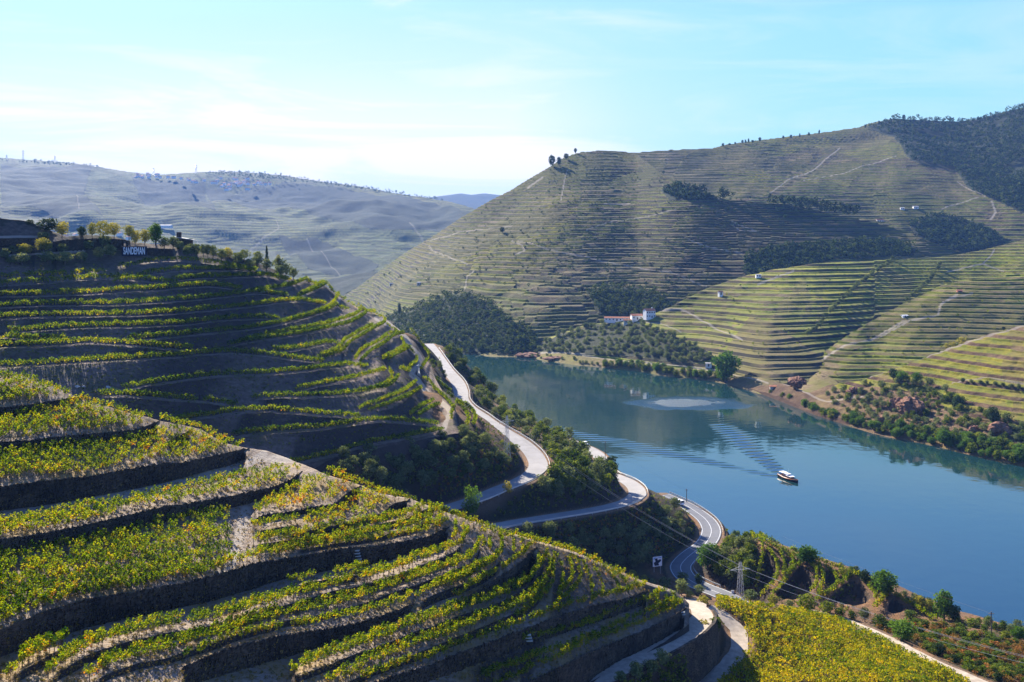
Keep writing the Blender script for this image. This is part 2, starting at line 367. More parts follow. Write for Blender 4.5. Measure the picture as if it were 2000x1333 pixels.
TOP_B = Ln([(-60,424),(0,426),(60,434),(101,452),(130,462),(175,459),(224,462),(262,474),(301,478),(354,478),(400,488),(450,500),(500,512),(540,528),(575,546),(600,549),(615,553),(632,556),(650,570),(670,584),(700,602),(716,611),(740,614),(756,626),(775,640),(790,652),(812,670),(830,700),(842,715),(850,740),(862,760),(880,785),(890,800),(896,820)], 3)
BOT_B = Ln([(-60,850),(300,880),(450,930),(600,925),(640,900),(690,884),(728,877),(770,870),(800,864),(840,856),(870,850),(896,846)], 3)

WALL_A = [   # retaining walls of the near spur: (name bits, top, bottom)
 ('short rough wall at the far left below the highest vines', [(-40,804),(0,798),(60,792),(110,784),(158,776)], [(-40,824),(0,818),(60,809),(110,797),(158,780)]),
 ('curved wall below the second terrace, ending in a rounded corner', [(-40,868),(0,865),(60,862),(100,856),(180,849),(260,842),(290,833),(312,823)], [(-40,890),(0,886),(100,875),(180,868),(275,858),(300,848),(312,836)]),
 ('short stub of wall below the rounded terrace corner', [(325,867),(345,855),(374,842)], [(325,869),(345,866),(374,860)]),
 ('tall wall with a square sunlit end above the pale dirt bend', [(-40,958),(0,953),(60,945),(120,938),(180,932),(240,920),(300,910),(360,905),(420,892),(460,882),(485,878)], [(-40,1008),(0,1000),(100,985),(200,968),(300,948),(400,922),(485,901)]),
 ('long wall below the strip of vines under the dirt bend', [(-40,1062),(0,1056),(62,1048),(137,1034),(217,1016),(300,996),(400,980),(475,966),(525,955),(562,942),(590,922)], [(-40,1096),(0,1088),(100,1072),(200,1050),(300,1026),(400,1001),(475,988),(525,974),(562,958),(590,942)]),
 ('low tumbledown wall with a stepped corner', [(490,1021),(512,1008),(575,1000),(612,992),(652,987),(678,965),(706,949)], [(490,1022),(575,1008),(612,1003),(652,998),(678,984),(706,965)]),
 ('low wall rising to a smooth curved coping', [(560,1046),(640,1032),(675,1025),(712,1015),(742,1008),(770,985),(800,978)], [(560,1052),(640,1042),(675,1034),(712,1026),(742,1018),(770,1008),(800,998)]),
 ('longest wall of the near spur with a small flight of steps', [(-40,1262),(0,1235),(25,1223),(87,1198),(137,1183),(175,1172),(225,1165),(300,1153),(375,1138),(425,1125),(450,1116),(512,1100),(550,1095),(607,1085),(675,1073),(725,1070),(800,1057),(837,1050),(878,1030)], [(-40,1310),(0,1285),(100,1248),(200,1218),(300,1198),(400,1178),(450,1163),(560,1130),(650,1114),(725,1104),(800,1084),(860,1070),(878,1056)]),
 ('tall curved wall ending in a pointed prow among the rows', [(890,1184),(925,1160),(962,1137),(990,1120),(1012,1105),(1030,1088),(1040,1074),(1050,1070)], [(890,1190),(925,1176),(962,1166),(1000,1155),(1030,1140),(1050,1106)]),
 ('dark wall in the lower middle below the double rows', [(355,1308),(400,1288),(450,1268),(525,1250),(575,1240),(650,1230),(712,1215),(775,1195),(810,1180)], [(355,1340),(400,1330),(500,1300),(600,1272),(700,1242),(775,1212),(810,1190)]),
 ('straight wall with projecting stone steps near the spur end', [(700,1350),(762,1325),(837,1304),(900,1277),(950,1260),(1000,1240),(1050,1222),(1075,1212),(1125,1195),(1175,1182),(1225,1170),(1266,1154)], [(700,1385),(762,1358),(850,1326),(950,1290),(1050,1255),(1125,1228),(1200,1204),(1266,1178)]),
 ('high sunlit-coped wall along the lower dirt track', [(960,1372),(1035,1334),(1100,1302),(1150,1277),(1200,1257),(1250,1237),(1287,1220),(1317,1204),(1340,1188)], [(960,1410),(1035,1392),(1100,1358),(1150,1333),(1200,1303),(1250,1280),(1300,1252),(1330,1230),(1340,1216)]),
]
BANK_A = [   # low rough banks, each carrying a row: (line, drop in view units)
 ([(490,1040),(560,1028),(600,1022)], 8), ([(485,1068),(560,1056),(640,1042),(712,1030),(800,1012),(840,990),(850,978)], 9),
 ([(560,1080),(640,1064),(720,1052),(800,1036),(850,1010),(862,995)], 6),
 ([(560,1150),(605,1138),(660,1128),(714,1120)], 9),
 ([(90,1332),(112,1313),(150,1293),(175,1278),(220,1263),(262,1250),(307,1240),(370,1230),(440,1218),(525,1190),(587,1175),(650,1155),(712,1142),(762,1128),(812,1108),(862,1090),(890,1078),(912,1052)], 12),
 ([(12,1334),(25,1323),(62,1298),(100,1278),(132,1260)], 12),
 ([(170,1340),(220,1312),(262,1298),(330,1284),(400,1262),(470,1238),(560,1212),(617,1203),(650,1195),(725,1173),(775,1155),(825,1138),(875,1120),(925,1098),(948,1072),(946,1055)], 9),
 ([(810,1180),(850,1160),(900,1143),(940,1125),(970,1105),(984,1085),(986,1065)], 12),
 ([(562,1328),(612,1310),(650,1295),(750,1258),(812,1233),(850,1222),(900,1202),(950,1187),(1000,1165),(1037,1142),(1060,1112),(1070,1085)], 9),
 ([(640,1350),(700,1323),(725,1308),(787,1285),(850,1262),(900,1242),(950,1222),(1000,1200),(1037,1180),(1062,1150),(1080,1112),(1086,1085)], 11),
]
CTRL_A = [(-60,735,163),(-60,1000,120),(-60,1333,86),(0,728,162),(0,860,141),(0,1000,124),(0,1100,113),(0,1250,98),(0,1333,90),(0,1450,80),(300,822,166),(300,1000,137),(300,1150,119),(300,1333,102),(300,1450,92),
 (480,885,170),(560,900,174),(600,925,166),(600,1000,150),(600,1100,136),(600,1200,126),(600,1333,112),(600,1450,103),(720,960,166),(870,1005,163),(870,1100,146),(870,1200,134),(870,1333,122),(870,1450,113),
 (1000,1050,163),(1140,1092,170),(1100,1200,151),(1100,1333,136),(1250,1138,173),(1330,1175,176),(1250,1200,163),(1250,1280,158),(1340,1220,170),(1150,1333,146),(1060,1400,137)]
TOP_A = Ln([(-60,726),(0,734),(40,735),(62,742),(110,758),(160,780),(190,790),(230,800),(311,822),(340,828),(390,838),(440,868),(480,876),(520,882),(560,896),(600,912),(640,930),(700,948),(740,966),(800,976),(850,996),(880,1007),(925,1022),(1000,1046),(1075,1068),(1137,1088),(1190,1112),(1250,1138),(1290,1150),(1318,1160),(1335,1174),(1346,1186)], 3)
BOT_A = Ln([(-60,1470),(880,1470),(960,1412),(1035,1394),(1100,1360),(1150,1335),(1200,1305),(1250,1282),(1300,1254),(1330,1232),(1346,1219)], 3)

class Patch:
    """hillside sheet: columns of view directions, each a chain of points on the slope from its foot to its crest"""
    def __init__(s, px0, px1, dpx, top, bot, nrow, dm, walls=(), banks=(), edges=(), bench=3.0, back=((4, -1.2), (14, -8), (45, -32)), front=((-3, -12),), blur=None):
        s.px = np.arange(px0, px1 + .01, dpx); s.nr = nrow; PY = []; DD = []; K = []
        T = top(s.px); B = bot(s.px); t = np.linspace(0, 1, nrow)
        pre = []
        for a, b in walls:
            y = a(s.px); D = dm(s.px, y); tp = a.taper(s.px, 8); h = (b(s.px) - y) * tp; pre.append(('w', a, y, D, h, a.taper(s.px, 14)))
        for a, h in banks:
            y = a(s.px); D = dm(s.px, y); pre.append(('k', a, y, D, h * a.taper(s.px, 15), a.taper(s.px, 30)))
        for a in edges:
            y = a(s.px); D = dm(s.px, y); sl = np.gradient(y, s.px); pre.append(('e', a, y, D, bench * a.taper(s.px, 22) / (1 + (sl / .6) ** 2), a.taper(s.px, 36) * (1 - ss(.45, 1.3, np.abs(sl)))))
        DT = dm(s.px, T); DB = dm(s.px, B)
        for i, x in enumerate(s.px):
            an = []
            for kd, a, y, D, h, wt in pre:
                if wt[i] < .01 or y[i] < T[i] + .5 or y[i] > B[i] - 1: continue
                if kd == 'e':
                    z = H - (y[i] - CY) / F * D[i]; D2 = D[i] + max(h[i], .05); y2 = CY + (H - z - .12) * F / D2
                    an.append((wt[i], y[i], D[i], y2, D2))
                else:
                    k = .25 if kd == 'w' else .6
                    an.append((wt[i], y[i] + max(h[i], .2), D[i] - k / 2, y[i], D[i] + k / 2))
            an.sort(key=lambda q: -q[0]); ys = [B[i], T[i]]; iv = [1 / DB[i], 1 / DT[i]]; used = []
            for wt_, y1, d1, y2, d2 in an:
                if any(not (y2 > u1 + .3 or y1 < u2 - .3) for u1, u2 in used): 
                    if wt_ < .999: continue
                    y2 = max([y2] + [u1 + .3 for u1, u2 in used if u2 < y1 - .3 and u1 < y1]);
                    if y2 > y1 - .2 or any(not (y2 > u1 or y1 < u2) for u1, u2 in used): continue
                if y2 < T[i] + .2: continue
                o = sorted(zip(ys, iv), reverse=True); oy = -np.array([q[0] for q in o]); ov = [q[1] for q in o]
                v1 = np.interp(-y1, oy, ov) * (1 - wt_) + wt_ / d1; v2 = np.interp(-y2, oy, ov) * (1 - wt_) + wt_ / d2
                ys += [y1, y2]; iv += [v1, v2]; used.append((y1, y2))
            o = sorted(zip(ys, iv), reverse=True); ys = [q[0] for q in o]; ds = np.maximum.accumulate(1 / np.array([q[1] for q in o]) + np.arange(len(o)) * .01)
            py = B[i] + (T[i] - B[i]) * t
            D = 1 / np.interp(-py, -np.array(ys), 1 / np.array(ds)); PY.append(py); DD.append(D)
        s.PY = np.array(PY); s.D = np.array(DD)
        if blur:
            x0, sg = blur; k = np.exp(-.5 * (np.arange(-3 * sg, 3 * sg + 1) / sg) ** 2); k /= k.sum(); dp = np.pad(s.D, ((3 * sg, 3 * sg), (0, 0)), mode='edge')
            sm = sum(k[q] * dp[q:q + len(s.px)] for q in range(len(k))); wq = ss(x0, x0 + 60, s.px)[:, None]; s.D = s.D * (1 - wq) + sm * wq
        s.T = T; s.back, s.front = back, front
    def hit(s, px, py):
        i = np.clip((np.asarray(px, float) - s.px[0]) / (s.px[1] - s.px[0]), 0, len(s.px) - 1.001); j = i.astype(int)
        out = []
        for k, (a, b, f) in enumerate(zip(j, np.atleast_1d(py), i - j)):
            d0 = np.interp(-b, -s.PY[a], s.D[a]); d1 = np.interp(-b, -s.PY[a + 1], s.D[a + 1]); out.append(d0 * (1 - f) + d1 * f)
        return P3(np.asarray(px, float), py, np.array(out))
    def mesh(s, name, m, relief=None, attrs=None, smooth=True):
        PX = np.repeat(s.px[:, None], s.nr, 1); V = P3(PX, s.PY, s.D)
        if relief is not None: V[..., 2] += relief(V[..., 0], V[..., 1], PX, s.PY)
        s.V = V.copy(); A = attrs(V, PX, s.PY) if attrs else {}
        Bk = []
        for dD, dz in s.back:
            q = V[:, -1].copy(); r = (s.D[:, -1] + dD) / s.D[:, -1]; q[:, 0] *= r; q[:, 1] *= r; q[:, 2] += dz; Bk.append(q)
        Fr = []
        for dD, dz in s.front[::-1]:
            q = V[:, 0].copy(); q[:, 1] += dD; q[:, 2] += dz; Fr.append(q)
        VV = np.concatenate([np.stack(Fr, 1), V, np.stack(Bk, 1)], 1); nr = VV.shape[1]
        at = {}
        for k in ('ph', 'veg', 'path'):
            v = A.get(k, np.zeros(V.shape[:2])); at[k] = np.concatenate([np.repeat(v[:, :1], len(Fr), 1), v, np.repeat(v[:, -1:], len(Bk), 1)], 1)
        me = mesh_np(name, VV, gridq(len(s.px), nr), m, at, smooth); return structure(link(name, me))

def LB(x): return Ln(x, 5)
eB = [LB(e) for e in EDGE_B]; wB = [(LB(a), LB(b)) for a, b in WALL_B]
dmB = dmap(CTRL_B)
PB = Patch(-60, 896, 2, TOP_B, BOT_B, 560, dmB, walls=wB, edges=eB, bench=3.1, blur=(650, 4), back=((5, -2), (20, -14), (60, -45), (110, -75)), front=((-6, -8), (-20, -18)))
wA = [(LB(a), LB(b)) for _, a, b in WALL_A]; kA = [(LB(a), h * 1.45) for a, h in BANK_A]
dmA = dmap(CTRL_A)
PA = Patch(-60, 1346, 2, TOP_A, BOT_A, 620, dmA, walls=wA, banks=kA, back=((3, -.6), (10, -5), (35, -26), (70, -42)), front=((-1, -8),))
PATH_A = [(-40,1020),(0,1012),(100,994),(200,977),(300,956),(375,939),(400,932),(450,917),(487,903),(507,893),(515,888)]
PATH_A2 = [(480,1000),(470,1040),(462,1070),(450,1100),(425,1118)]
def att_A(V, PX, PY):
    d, _ = segdist(PX, PY, PATH_A); d2, _ = segdist(PX, PY * 1.0, PATH_A2); d3 = np.hypot((PX - 545) / 32, (PY - 897) / 9)
    p = np.maximum(np.maximum(ss(9, 6, d), ss(14, 7, d2)), ss(1.1, .8, d3)); return {'path': p * .9}
hillA = PA.mesh('near_vineyard_spur', M['soilA'], lambda X, Y, px, py: .12 * fbm(X, Y, 2.5) + .05 * fbm(X, Y, .8, 2), att_A)
PATH_B = [(868,836),(872,820),(880,808),(874,796),(858,784),(836,770),(824,754),(816,742),(804,733),(806,726),(818,712),(822,704),(816,692),(802,680),(796,666),(786,650),(772,638),(756,632),(736,622)]
PATH_B2 = [(586,580),(612,566),(624,560)], [(676,668),(700,655),(726,640)], [(700,706),(712,692),(722,684)], [(655,598),(664,584),(660,575)]
def att_B(V, PX, PY):
    d, _ = segdist(PX, PY, PATH_B); p = ss(6, 4, d)
    for q in PATH_B2: d, _ = segdist(PX, PY, q); p = np.maximum(p, ss(3.2, 2, d))
    d, _ = segdist(PX, PY, [(0, 464), (40, 463), (72, 463)]); p = np.maximum(p, ss(3, 1.5, d))
    d, _ = segdist(PX, PY, [(20, 499), (110, 494), (165, 490)]); p = np.maximum(p, ss(2.5, 1.5, d))
    d, _ = segdist(PX, PY, [(480, 520), (520, 532), (560, 548)]); p = np.maximum(p, ss(3, 1.5, d))
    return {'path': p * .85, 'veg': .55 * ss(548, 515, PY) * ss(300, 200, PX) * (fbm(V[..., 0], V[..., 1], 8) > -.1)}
hillB = PB.mesh('terraced_hillside', M['soilB'], lambda X, Y, px, py: .22 * fbm(X, Y, 5) + .08 * fbm(X, Y, 1.5, 2), att_B)

# ------------------------------------------------------------------ the near bank: slopes, roads, gullies down to the water (height field)
ROAD1 = [(836,672,55.5),(848,687,54),(872,722,51.5),(892,745,50),(900,765,49),(901,780,48.3),(912,795,47.5),(937,812,46.8),(952,823,46.3),(975,838,45.5),(1000,853,44.7),(1020,866,44),(1040,885,43),(1051,905,42.3),(1048,918,42),(1035,930,41.6),(1010,943,41.2),(975,957,40.8),(945,970,40.5),(912,982,40.2),(875,993,40),(830,1003,39.8)]
ROAD2 = [(930,1036,36),(970,1029,35),(1012,1021,34),(1050,1015,33),(1100,1007,32),(1150,999,31),(1195,990,29.8),(1225,981,28.6),(1241,971,27.6),(1245,962,27),(1239,951,26.2),(1224,940,25.5),(1205,932,25),(1190,925,24.2),(1180,910,22),(1175,898,20.8),(1165,886,20.2),(1148,876,20),(1125,867,19.8),(1104,858,19.6),(1085,848,20)]
ROAD3 = [(1295,968,14),(1318,978,13.3),(1340,988,12.8),(1362,1002,12.2),(1380,1017,11.6),(1389,1034,11),(1386,1050,10.7),(1374,1066,10.4),(1354,1080,10.2),(1338,1094,10),(1329,1108,10),(1336,1124,10),(1354,1138,10),(1378,1149,10),(1402,1158,10),(1424,1168,10),(1450,1184,10)]
TRK1 = [(1120,1350,51.6),(1170,1326,51.4),(1200,1314,51.2),(1250,1289,51),(1300,1264,50.6),(1337,1243,50),(1362,1223,49.2),(1372,1205,48),(1362,1186,46.4),(1340,1170,45)]
TRK2 = [(1340,1352,42),(1380,1333,41.5),(1395,1320,41.6),(1420,1300,41.8),(1440,1278,42.2),(1447,1253,42.6),(1440,1230,43),(1422,1211,43.8),(1400,1195,44.5),(1385,1186,45)]
TRK3 = [(1560,1192,37.5),(1600,1199,37),(1649,1211,36.6),(1691,1229,37.4),(1727,1245,38),(1759,1260,38.6),(1791,1277,39),(1833,1298,39.4),(1876,1317,39.8),(1918,1335,40),(1960,1354,40.2)]
def w3(r): return np.array([P3(a, b, Dz(b, c)) for a, b, c in r])
r1, r2, r3, k1, k2, k3 = (spline(w3(r), 2.0) for r in (ROAD1, ROAD2, ROAD3, TRK1, TRK2, TRK3))
SHORE = [(840,1150),(870,960),(900,850),(930,740),(960,690),(1000,640),(1060,575),(1120,520),(1180,478),(1250,440),(1330,405),(1400,383),(1470,366),(1530,352),(1600,338),(1700,322),(1800,308),(1900,297),(2000,288),(2150,275)]
cp = []
for r in (ROAD1, ROAD2, ROAD3, TRK1, TRK2, TRK3):
    for a, b, c in r: cp.append(tuple(P3(a, b, Dz(b, c))))
for a, d in SHORE:
    cp.append(((a - CX) / F * d, d, 0.3)); cp.append(((a - CX) / F * d * 1.03 + 8, d * 1.03 + 8, -6)); cp.append(((a - CX) / F * d * 1.15 + 40, d * 1.15 + 40, -30))
for a, b, d in [(640,896,264),(700,879,279),(770,866,288),(840,852,303),(890,846,312),(900,825,322),(892,803,334),(872,775,345),(850,740,385),(846,714,412),(820,672,440),(790,645,444)]:
    q = P3(a, b, d); cp.append((q[0], q[1], q[2] - .8))
def cz(px, d, z): cp.append(((px - CX) / F * d, d, z))
for q in [(600,235,48),(700,240,46),(800,250,41),(600,200,45),(700,195,48),(870,235,37),(870,205,45),(950,235,34),(1000,225,33),(1080,240,27),(1150,250,22),(1200,262,16),(1150,215,32),(1250,245,18),(1280,290,10.5),(1250,210,30),(1300,215,32),
          (700,150,50),(900,150,45),(1100,140,40),(1200,140,44),(1200,180,40),(1300,190,40),(1000,190,42),(600,120,50),(600,160,50),(900,110,45),(1100,110,40),(1320,160,46),(1300,152,44),(1380,172,44),(1380,150,42),(1340,150,44),
          (1160,302,21),(1230,300,16),(1100,285,28),(1000,270,33),
          (600,330,50),(600,450,40),(700,480,45),(780,520,40),(600,600,15),(700,650,5),(780,640,15),(600,900,-5),(740,430,55),(820,560,44),(600,260,40),(860,1000,-5),(800,800,5),
          (880,520,46),(900,640,18),(930,560,34),(960,480,36),(1000,440,33),(1000,540,20),(1050,400,34),(1060,470,26),(1100,500,12),(1110,400,30),(1150,365,31),
          (1200,460,8),(1250,410,12),(1290,375,17),(1270,355,22),(1320,345,15),(1340,395,5),(1330,330,14),
          (1430,335,12),(1450,316,20),(1440,300,15),(1480,300,22),(1560,296,21),(1640,288,20),(1720,281,19),(1800,274,17),(1880,266,15),(1480,345,6),(1600,318,8),(1750,300,7),(1900,285,5),(2000,272,8),
          (1450,270,13),(1500,262,13),(1600,258,13),(1700,255,14),(1480,236,25),(1560,238,25),(1640,236,25),(1700,232,26),
          (1450,212,38.3),(1400,215,38.5),(1500,168,41.9),(1460,176,41.3),(1600,182,41.4),(1700,165,43.3),(1870,168,41),(1800,180,40),(1600,150,44),(1800,140,44),(1500,140,44),
          (1900,200,31.6),(2000,190,31.7),(1850,240,22),(2000,232,22.6),(1760,238,24),(2100,215,25),(2100,170,38),(2150,240,15),(1950,170,39)]: cz(*q)
cp = np.array(cp)
# drop control points that nearly coincide
keep = []
for i in range(len(cp)):
    if all(np.hypot(*(cp[i, :2] - cp[j, :2])) > 3 for j in keep): keep.append(i)
cp = cp[keep]; tC = TPS(cp[:, :2], cp[:, 2], 100.0, 3e-3)
cpx = np.arange(560, 2161, 3.0); cd = 105 * 1.0042 ** np.arange(0, 575)
CPX, CDD = np.meshgrid(cpx, cd, indexing='ij'); CXW = (CPX - CX) / F * CDD
CZ = tC(CXW, CDD)
CZ = CZ + (.9 * fbm(CXW, CDD, 14) + .25 * fbm(CXW, CDD, 3, 3)) * ss(.5, 4, CZ)
roadmask = np.zeros(CZ.shape)
for r, wd, bl in ((r1, 3.5, 4.5), (r2, 3.4, 4.5), (r3, 3.9, 4.5), (k1, 2.3, 2.2), (k2, 1.8, 2.5), (k3, 1.5, 3)):
    d, par = segdist(CXW, CDD, r); z = np.interp(par, np.arange(len(r)), r[:, 2]); a = ss(wd + bl, wd + .7, d); CZ = CZ * (1 - a) + (z - .12) * a; roadmask = np.maximum(roadmask, ss(wd + 1.6, wd + .3, d))
# hollows sunk into the small waterside spur, added to give its banks dark shadow
spur = inpoly(CPX, CDD, [(1455, 262), (1900, 240), (1960, 262), (1940, 300), (1600, 322), (1465, 330)])
def _hit0(px, py):      # first visible ground point
    i = int(np.clip((px - cpx[0]) / 3, 0, len(cpx) - 1)); q = np.minimum.accumulate(CY + (H - CZ[i]) * F / cd); k = int(np.argmax(q <= py)); return ((px - CX) / F * cd[k], cd[k])
PITS = [[(1489,1078),(1503,1086),(1515,1103),(1517,1130),(1500,1150),(1484,1170),(1481,1150),(1487,1120)], [(1564,1108),(1578,1113),(1590,1130),(1592,1150),(1575,1168),(1532,1172),(1514,1166),(1540,1140)], [(1661,1138),(1685,1148),(1703,1170),(1692,1183),(1650,1183),(1617,1172),(1640,1155)], [(1745,1170),(1770,1188),(1762,1200),(1730,1198),(1735,1182)], [(1612,1116),(1626,1122),(1634,1140),(1620,1150),(1612,1140)], [(1531,1092),(1541,1100),(1546,1112),(1534,1122),(1530,1108)]]
dep = np.zeros(CZ.shape)
for pi, pt in enumerate(PITS):
    q = [_hit0(*p) for p in pt]; ins = inpoly(CXW, CDD, q); d, _ = segdist(CXW, CDD, q + q[:1]); dep = np.maximum(dep, np.where(ins, ss(0, 1.4, d), 0) * (3.4, 3.4, 2.4, 2.0, 1.8, 1.8)[pi])
CZ = CZ - dep
CPY = CY + (H - CZ) * F / CDD
VISC = np.minimum.accumulate(CPY, axis=1)
def hitC(px, py):
    px = np.atleast_1d(np.asarray(px, float)); py = np.atleast_1d(np.asarray(py, float)); out = []
    for a, b in zip(px, py):
        i = int(np.clip((a - cpx[0]) / 3, 0, len(cpx) - 1)); col = VISC[i]; k = int(np.argmax(col <= b)); k = max(k, 1)
        y0, y1 = CPY[i, k - 1], CPY[i, k]; t = np.clip((y0 - b) / (y0 - y1 + 1e-9), 0, 1); d = cd[k - 1] * (1 - t) + cd[k] * t
        z = CZ[i, k - 1] * (1 - t) + CZ[i, k] * t; out.append(((a - CX) / F * d, d, z))
    return np.array(out)
def gz(x, y):   # ground height of the near bank
    x = np.asarray(x, float); y = np.asarray(y, float); u = (x / y * F + CX - cpx[0]) / 3; v = np.log(y / cd[0]) / math.log(1.0042)
    i = np.clip(u.astype(int), 0, len(cpx) - 2); j = np.clip(v.astype(int), 0, len(cd) - 2); a = np.clip(u - i, 0, 1); b = np.clip(v - j, 0, 1)
    return (CZ[i, j] * (1 - a) + CZ[i + 1, j] * a) * (1 - b) + (CZ[i, j + 1] * (1 - a) + CZ[i + 1, j + 1] * a) * b
vegC = .75 * ss(-.15, .25, fbm(CXW, CDD, 12)) * (1 - roadmask) * (~spur)
meC = mesh_np('near_bank', np.stack([CXW, CDD, CZ], -1), gridq(len(cpx), len(cd)), M['soilC'], {'ph': np.zeros(CZ.shape), 'veg': vegC, 'path': np.maximum(roadmask * .3, .12 * spur)})
structure(link('near_bank', meC))

# ------------------------------------------------------------------ hills across the river
def hill(name, m, px0, px1, dpx, nrow, top, bot, ctrl, hz, benchfrac=.5, benchrise=.15, hedge=1.2, forest=(), paths=(), bare=(), rough=(6, 120), warp=.35, back=None, sm=3, plain=(), benchcov=.6, plots=True):
    dm = dmap(ctrl); t = Ln(top, sm); b = Ln(bot, sm)
    P = Patch(px0, px1, dpx, t, b, nrow, dm, back=back or ((15, -4), (60, -40), (200, -150)), front=((-25, -25),))
    tt = np.linspace(0, 1, nrow)[None]; env = ss(0, .12, tt) * ss(1, .9, tt)
    def ter(X, Y, px, py):
        py0 = py
        px, py = px + 8 * fbm(px, py, 45, 4), py + 5 * fbm(px + 500, py, 40, 4)
        Z = H - (py0 - CY) / F * Y; dz = (rough[0] * fbm(X, Y, rough[1], 5)) * env; Zs = Z + dz
        h = hz(px, py) if callable(hz) else hz
        cell = np.floor(5.2 * vnoise(px / 95 + .4 * fbm(px, py, 60, 2) + 7.7, py / 60 + px / 200)).astype(int); hf = np.array([.92, 1.12, 1.0, 1.22, .86, 1.05])[np.clip(cell, 0, 5)]; h = h * (hf if plots else 1)
        wv = warp * (fbm(X, Y, 90, 3) + 2.2 * fbm(X + 900, Y, 260, 2)); q = Zs / h + wv + (.37 * cell if plots else 0); k = np.floor(q); fr = q - k
        s = k + np.where(fr < benchfrac, fr * benchrise / benchfrac, benchrise + (fr - benchfrac) / (1 - benchfrac) * (1 - benchrise))
        T = (s - wv - (.37 * cell if plots else 0)) * h; fo = np.zeros(Z.shape, bool)
        for pl in forest: fo |= inpoly(px, py, pl)
        for pl in plain: fo |= inpoly(px, py, pl)
        P.fo = fo; hg = ss(.0, .06, fr - (benchfrac - .17)) * ss(.06, .0, fr - benchfrac)
        P.ph = np.where(fo, 0, np.maximum(hg, benchcov * (fr < benchfrac))) * ss(0, 4, Zs); T = T + hedge * hg
        gp = vnoise(X / 9 + 3, Y / 9) > .12; P.ph *= np.where(gp, 1, .2) * np.array([1, .75, 1, .55, .9, .7])[np.clip(cell, 0, 5)]
        out = np.where(fo, Zs, T); return out - Z
    def at(V, PX, PY):
        p = np.zeros(PX.shape); Y_far = P.D.max()
        for pl, wd in paths: d, _ = segdist(PX, PY, pl); p = np.maximum(p, (.6 if Y_far < 3000 else .3) * ss(wd * .7, wd * .25, d))
        br = np.zeros(PX.shape)
        for pl in bare: br = np.maximum(br, inpoly(PX, PY, pl) * 1.0)
        fo = np.zeros(PX.shape)
        for pl in forest: fo = np.maximum(fo, inpoly(PX + 8 * fbm(PX, PY, 45, 4), PY + 5 * fbm(PX + 500, PY, 40, 4), pl) * 1.0)
        return {'ph': P.ph * (1 - p) * (1 - .8 * br), 'veg': fo * .9 * (1 - p), 'path': p * .9}
    P.obj = P.mesh(name, m, ter, at); P.top = t; return P

SH = [(860,697),(880,692),(935,694),(985,697),(1010,700),(1060,706),(1110,712),(1165,718),(1220,722),(1260,728),(1300,732),(1352,741),(1415,750),(1457,760),(1524,781),(1597,816),(1650,829),(1702,848),(1765,860),(1825,871),(1895,890),(1958,904),(2000,911),(2120,940)]
def sD(px, dz=0): y = np.interp(px, [a for a, _ in SH], [b for _, b in SH]); return y
def shore_ctrl(xs): return [(x, sD(x) + .0, F * H / (sD(x) - CY)) for x in xs]
# nearest right bank with rock outcrops and the lower vineyard slope
def prof(px, py, s, D0): return (H + s * D0) / (s + (py - CY) / F)
ct = shore_ctrl(range(1480, 2121, 80))
for x in range(1500, 2121, 80):
    D0 = F * H / (sD(x) - CY)
    for y in (560, 640, 700, 760, 820):
        if y < sD(x) - 40: ct.append((x, y, prof(x, y, .34, D0)))
FC = hill('rocky_right_bank', M['soilR'], 1440, 2120, 2, 330, [(1440,757),(1480,758),(1530,752),(1580,768),(1620,752),(1680,742),(1740,722),(1800,700),(1850,680),(1920,655),(2000,634),(2120,600)],
          [(1440,759),(1480,770),(1524,785),(1597,819),(1650,832),(1702,851),(1765,863),(1825,874),(1895,893),(1958,907),(2000,914),(2120,943)], ct, 4.5, .7, .4, .9, rough=(5, 45), benchcov=.9, plots=False,
          paths=[([(1700,735),(1780,705),(1850,682),(1920,658),(2000,636),(2060,615)], 4), ([(1500,745),(1560,765),(1620,790),(1700,775)], 3.5), ([(1860,745),(1930,738),(2000,752)], 2)],
          plain=[[(1440,700),(1600,740),(1650,765),(1740,758),(1800,770),(1860,800),(1900,835),(2000,850),(2120,850),(2120,960),(1440,960)]])
ct = shore_ctrl(range(1380, 1600, 60)) + [(1440,740,765),(1500,740,765),(1520,745,760),(1560,750,745),(1600,760,725),(1600,700,790),(1600,640,835),(1700,740,740),(1700,700,770),(1700,660,805),(1700,620,845),(1800,700,755),(1800,640,815),(1800,580,880),(1900,640,810),(1900,580,870),(1900,530,930),(2000,620,820),(2000,560,885),(2000,520,940),(2120,560,880),(2120,500,960),(1640,640,830),(1660,600,860)]
FB = hill('terraced_nose_hill', M['soilF'], 1460, 2120, 2, 300, [(1460,742),(1520,742),(1560,722),(1590,700),(1630,672),(1660,652),(1700,628),(1730,612),(1770,590),(1810,572),(1840,556),(1880,548),(1940,544),(2000,530),(2120,500)],
          [(1460,762),(1524,780),(1600,780),(1700,760),(1800,730),(1900,700),(2000,680),(2120,640)], ct, lambda px, py: 3.6 + 0 * px, .5, .14, 1.5, rough=(4, 70), benchcov=.8, plots=False,
          paths=[([(1560,738),(1600,705),(1650,676),(1700,662),(1760,632),(1800,624),(1832,615),(1838,595),(1870,578)], 4), ([(1720,655),(1780,628)], 3), ([(1835,600),(1850,588),(1900,575)], 3)],
          plain=[[(1520,742),(1600,722),(1640,748),(1600,775),(1530,770)]])
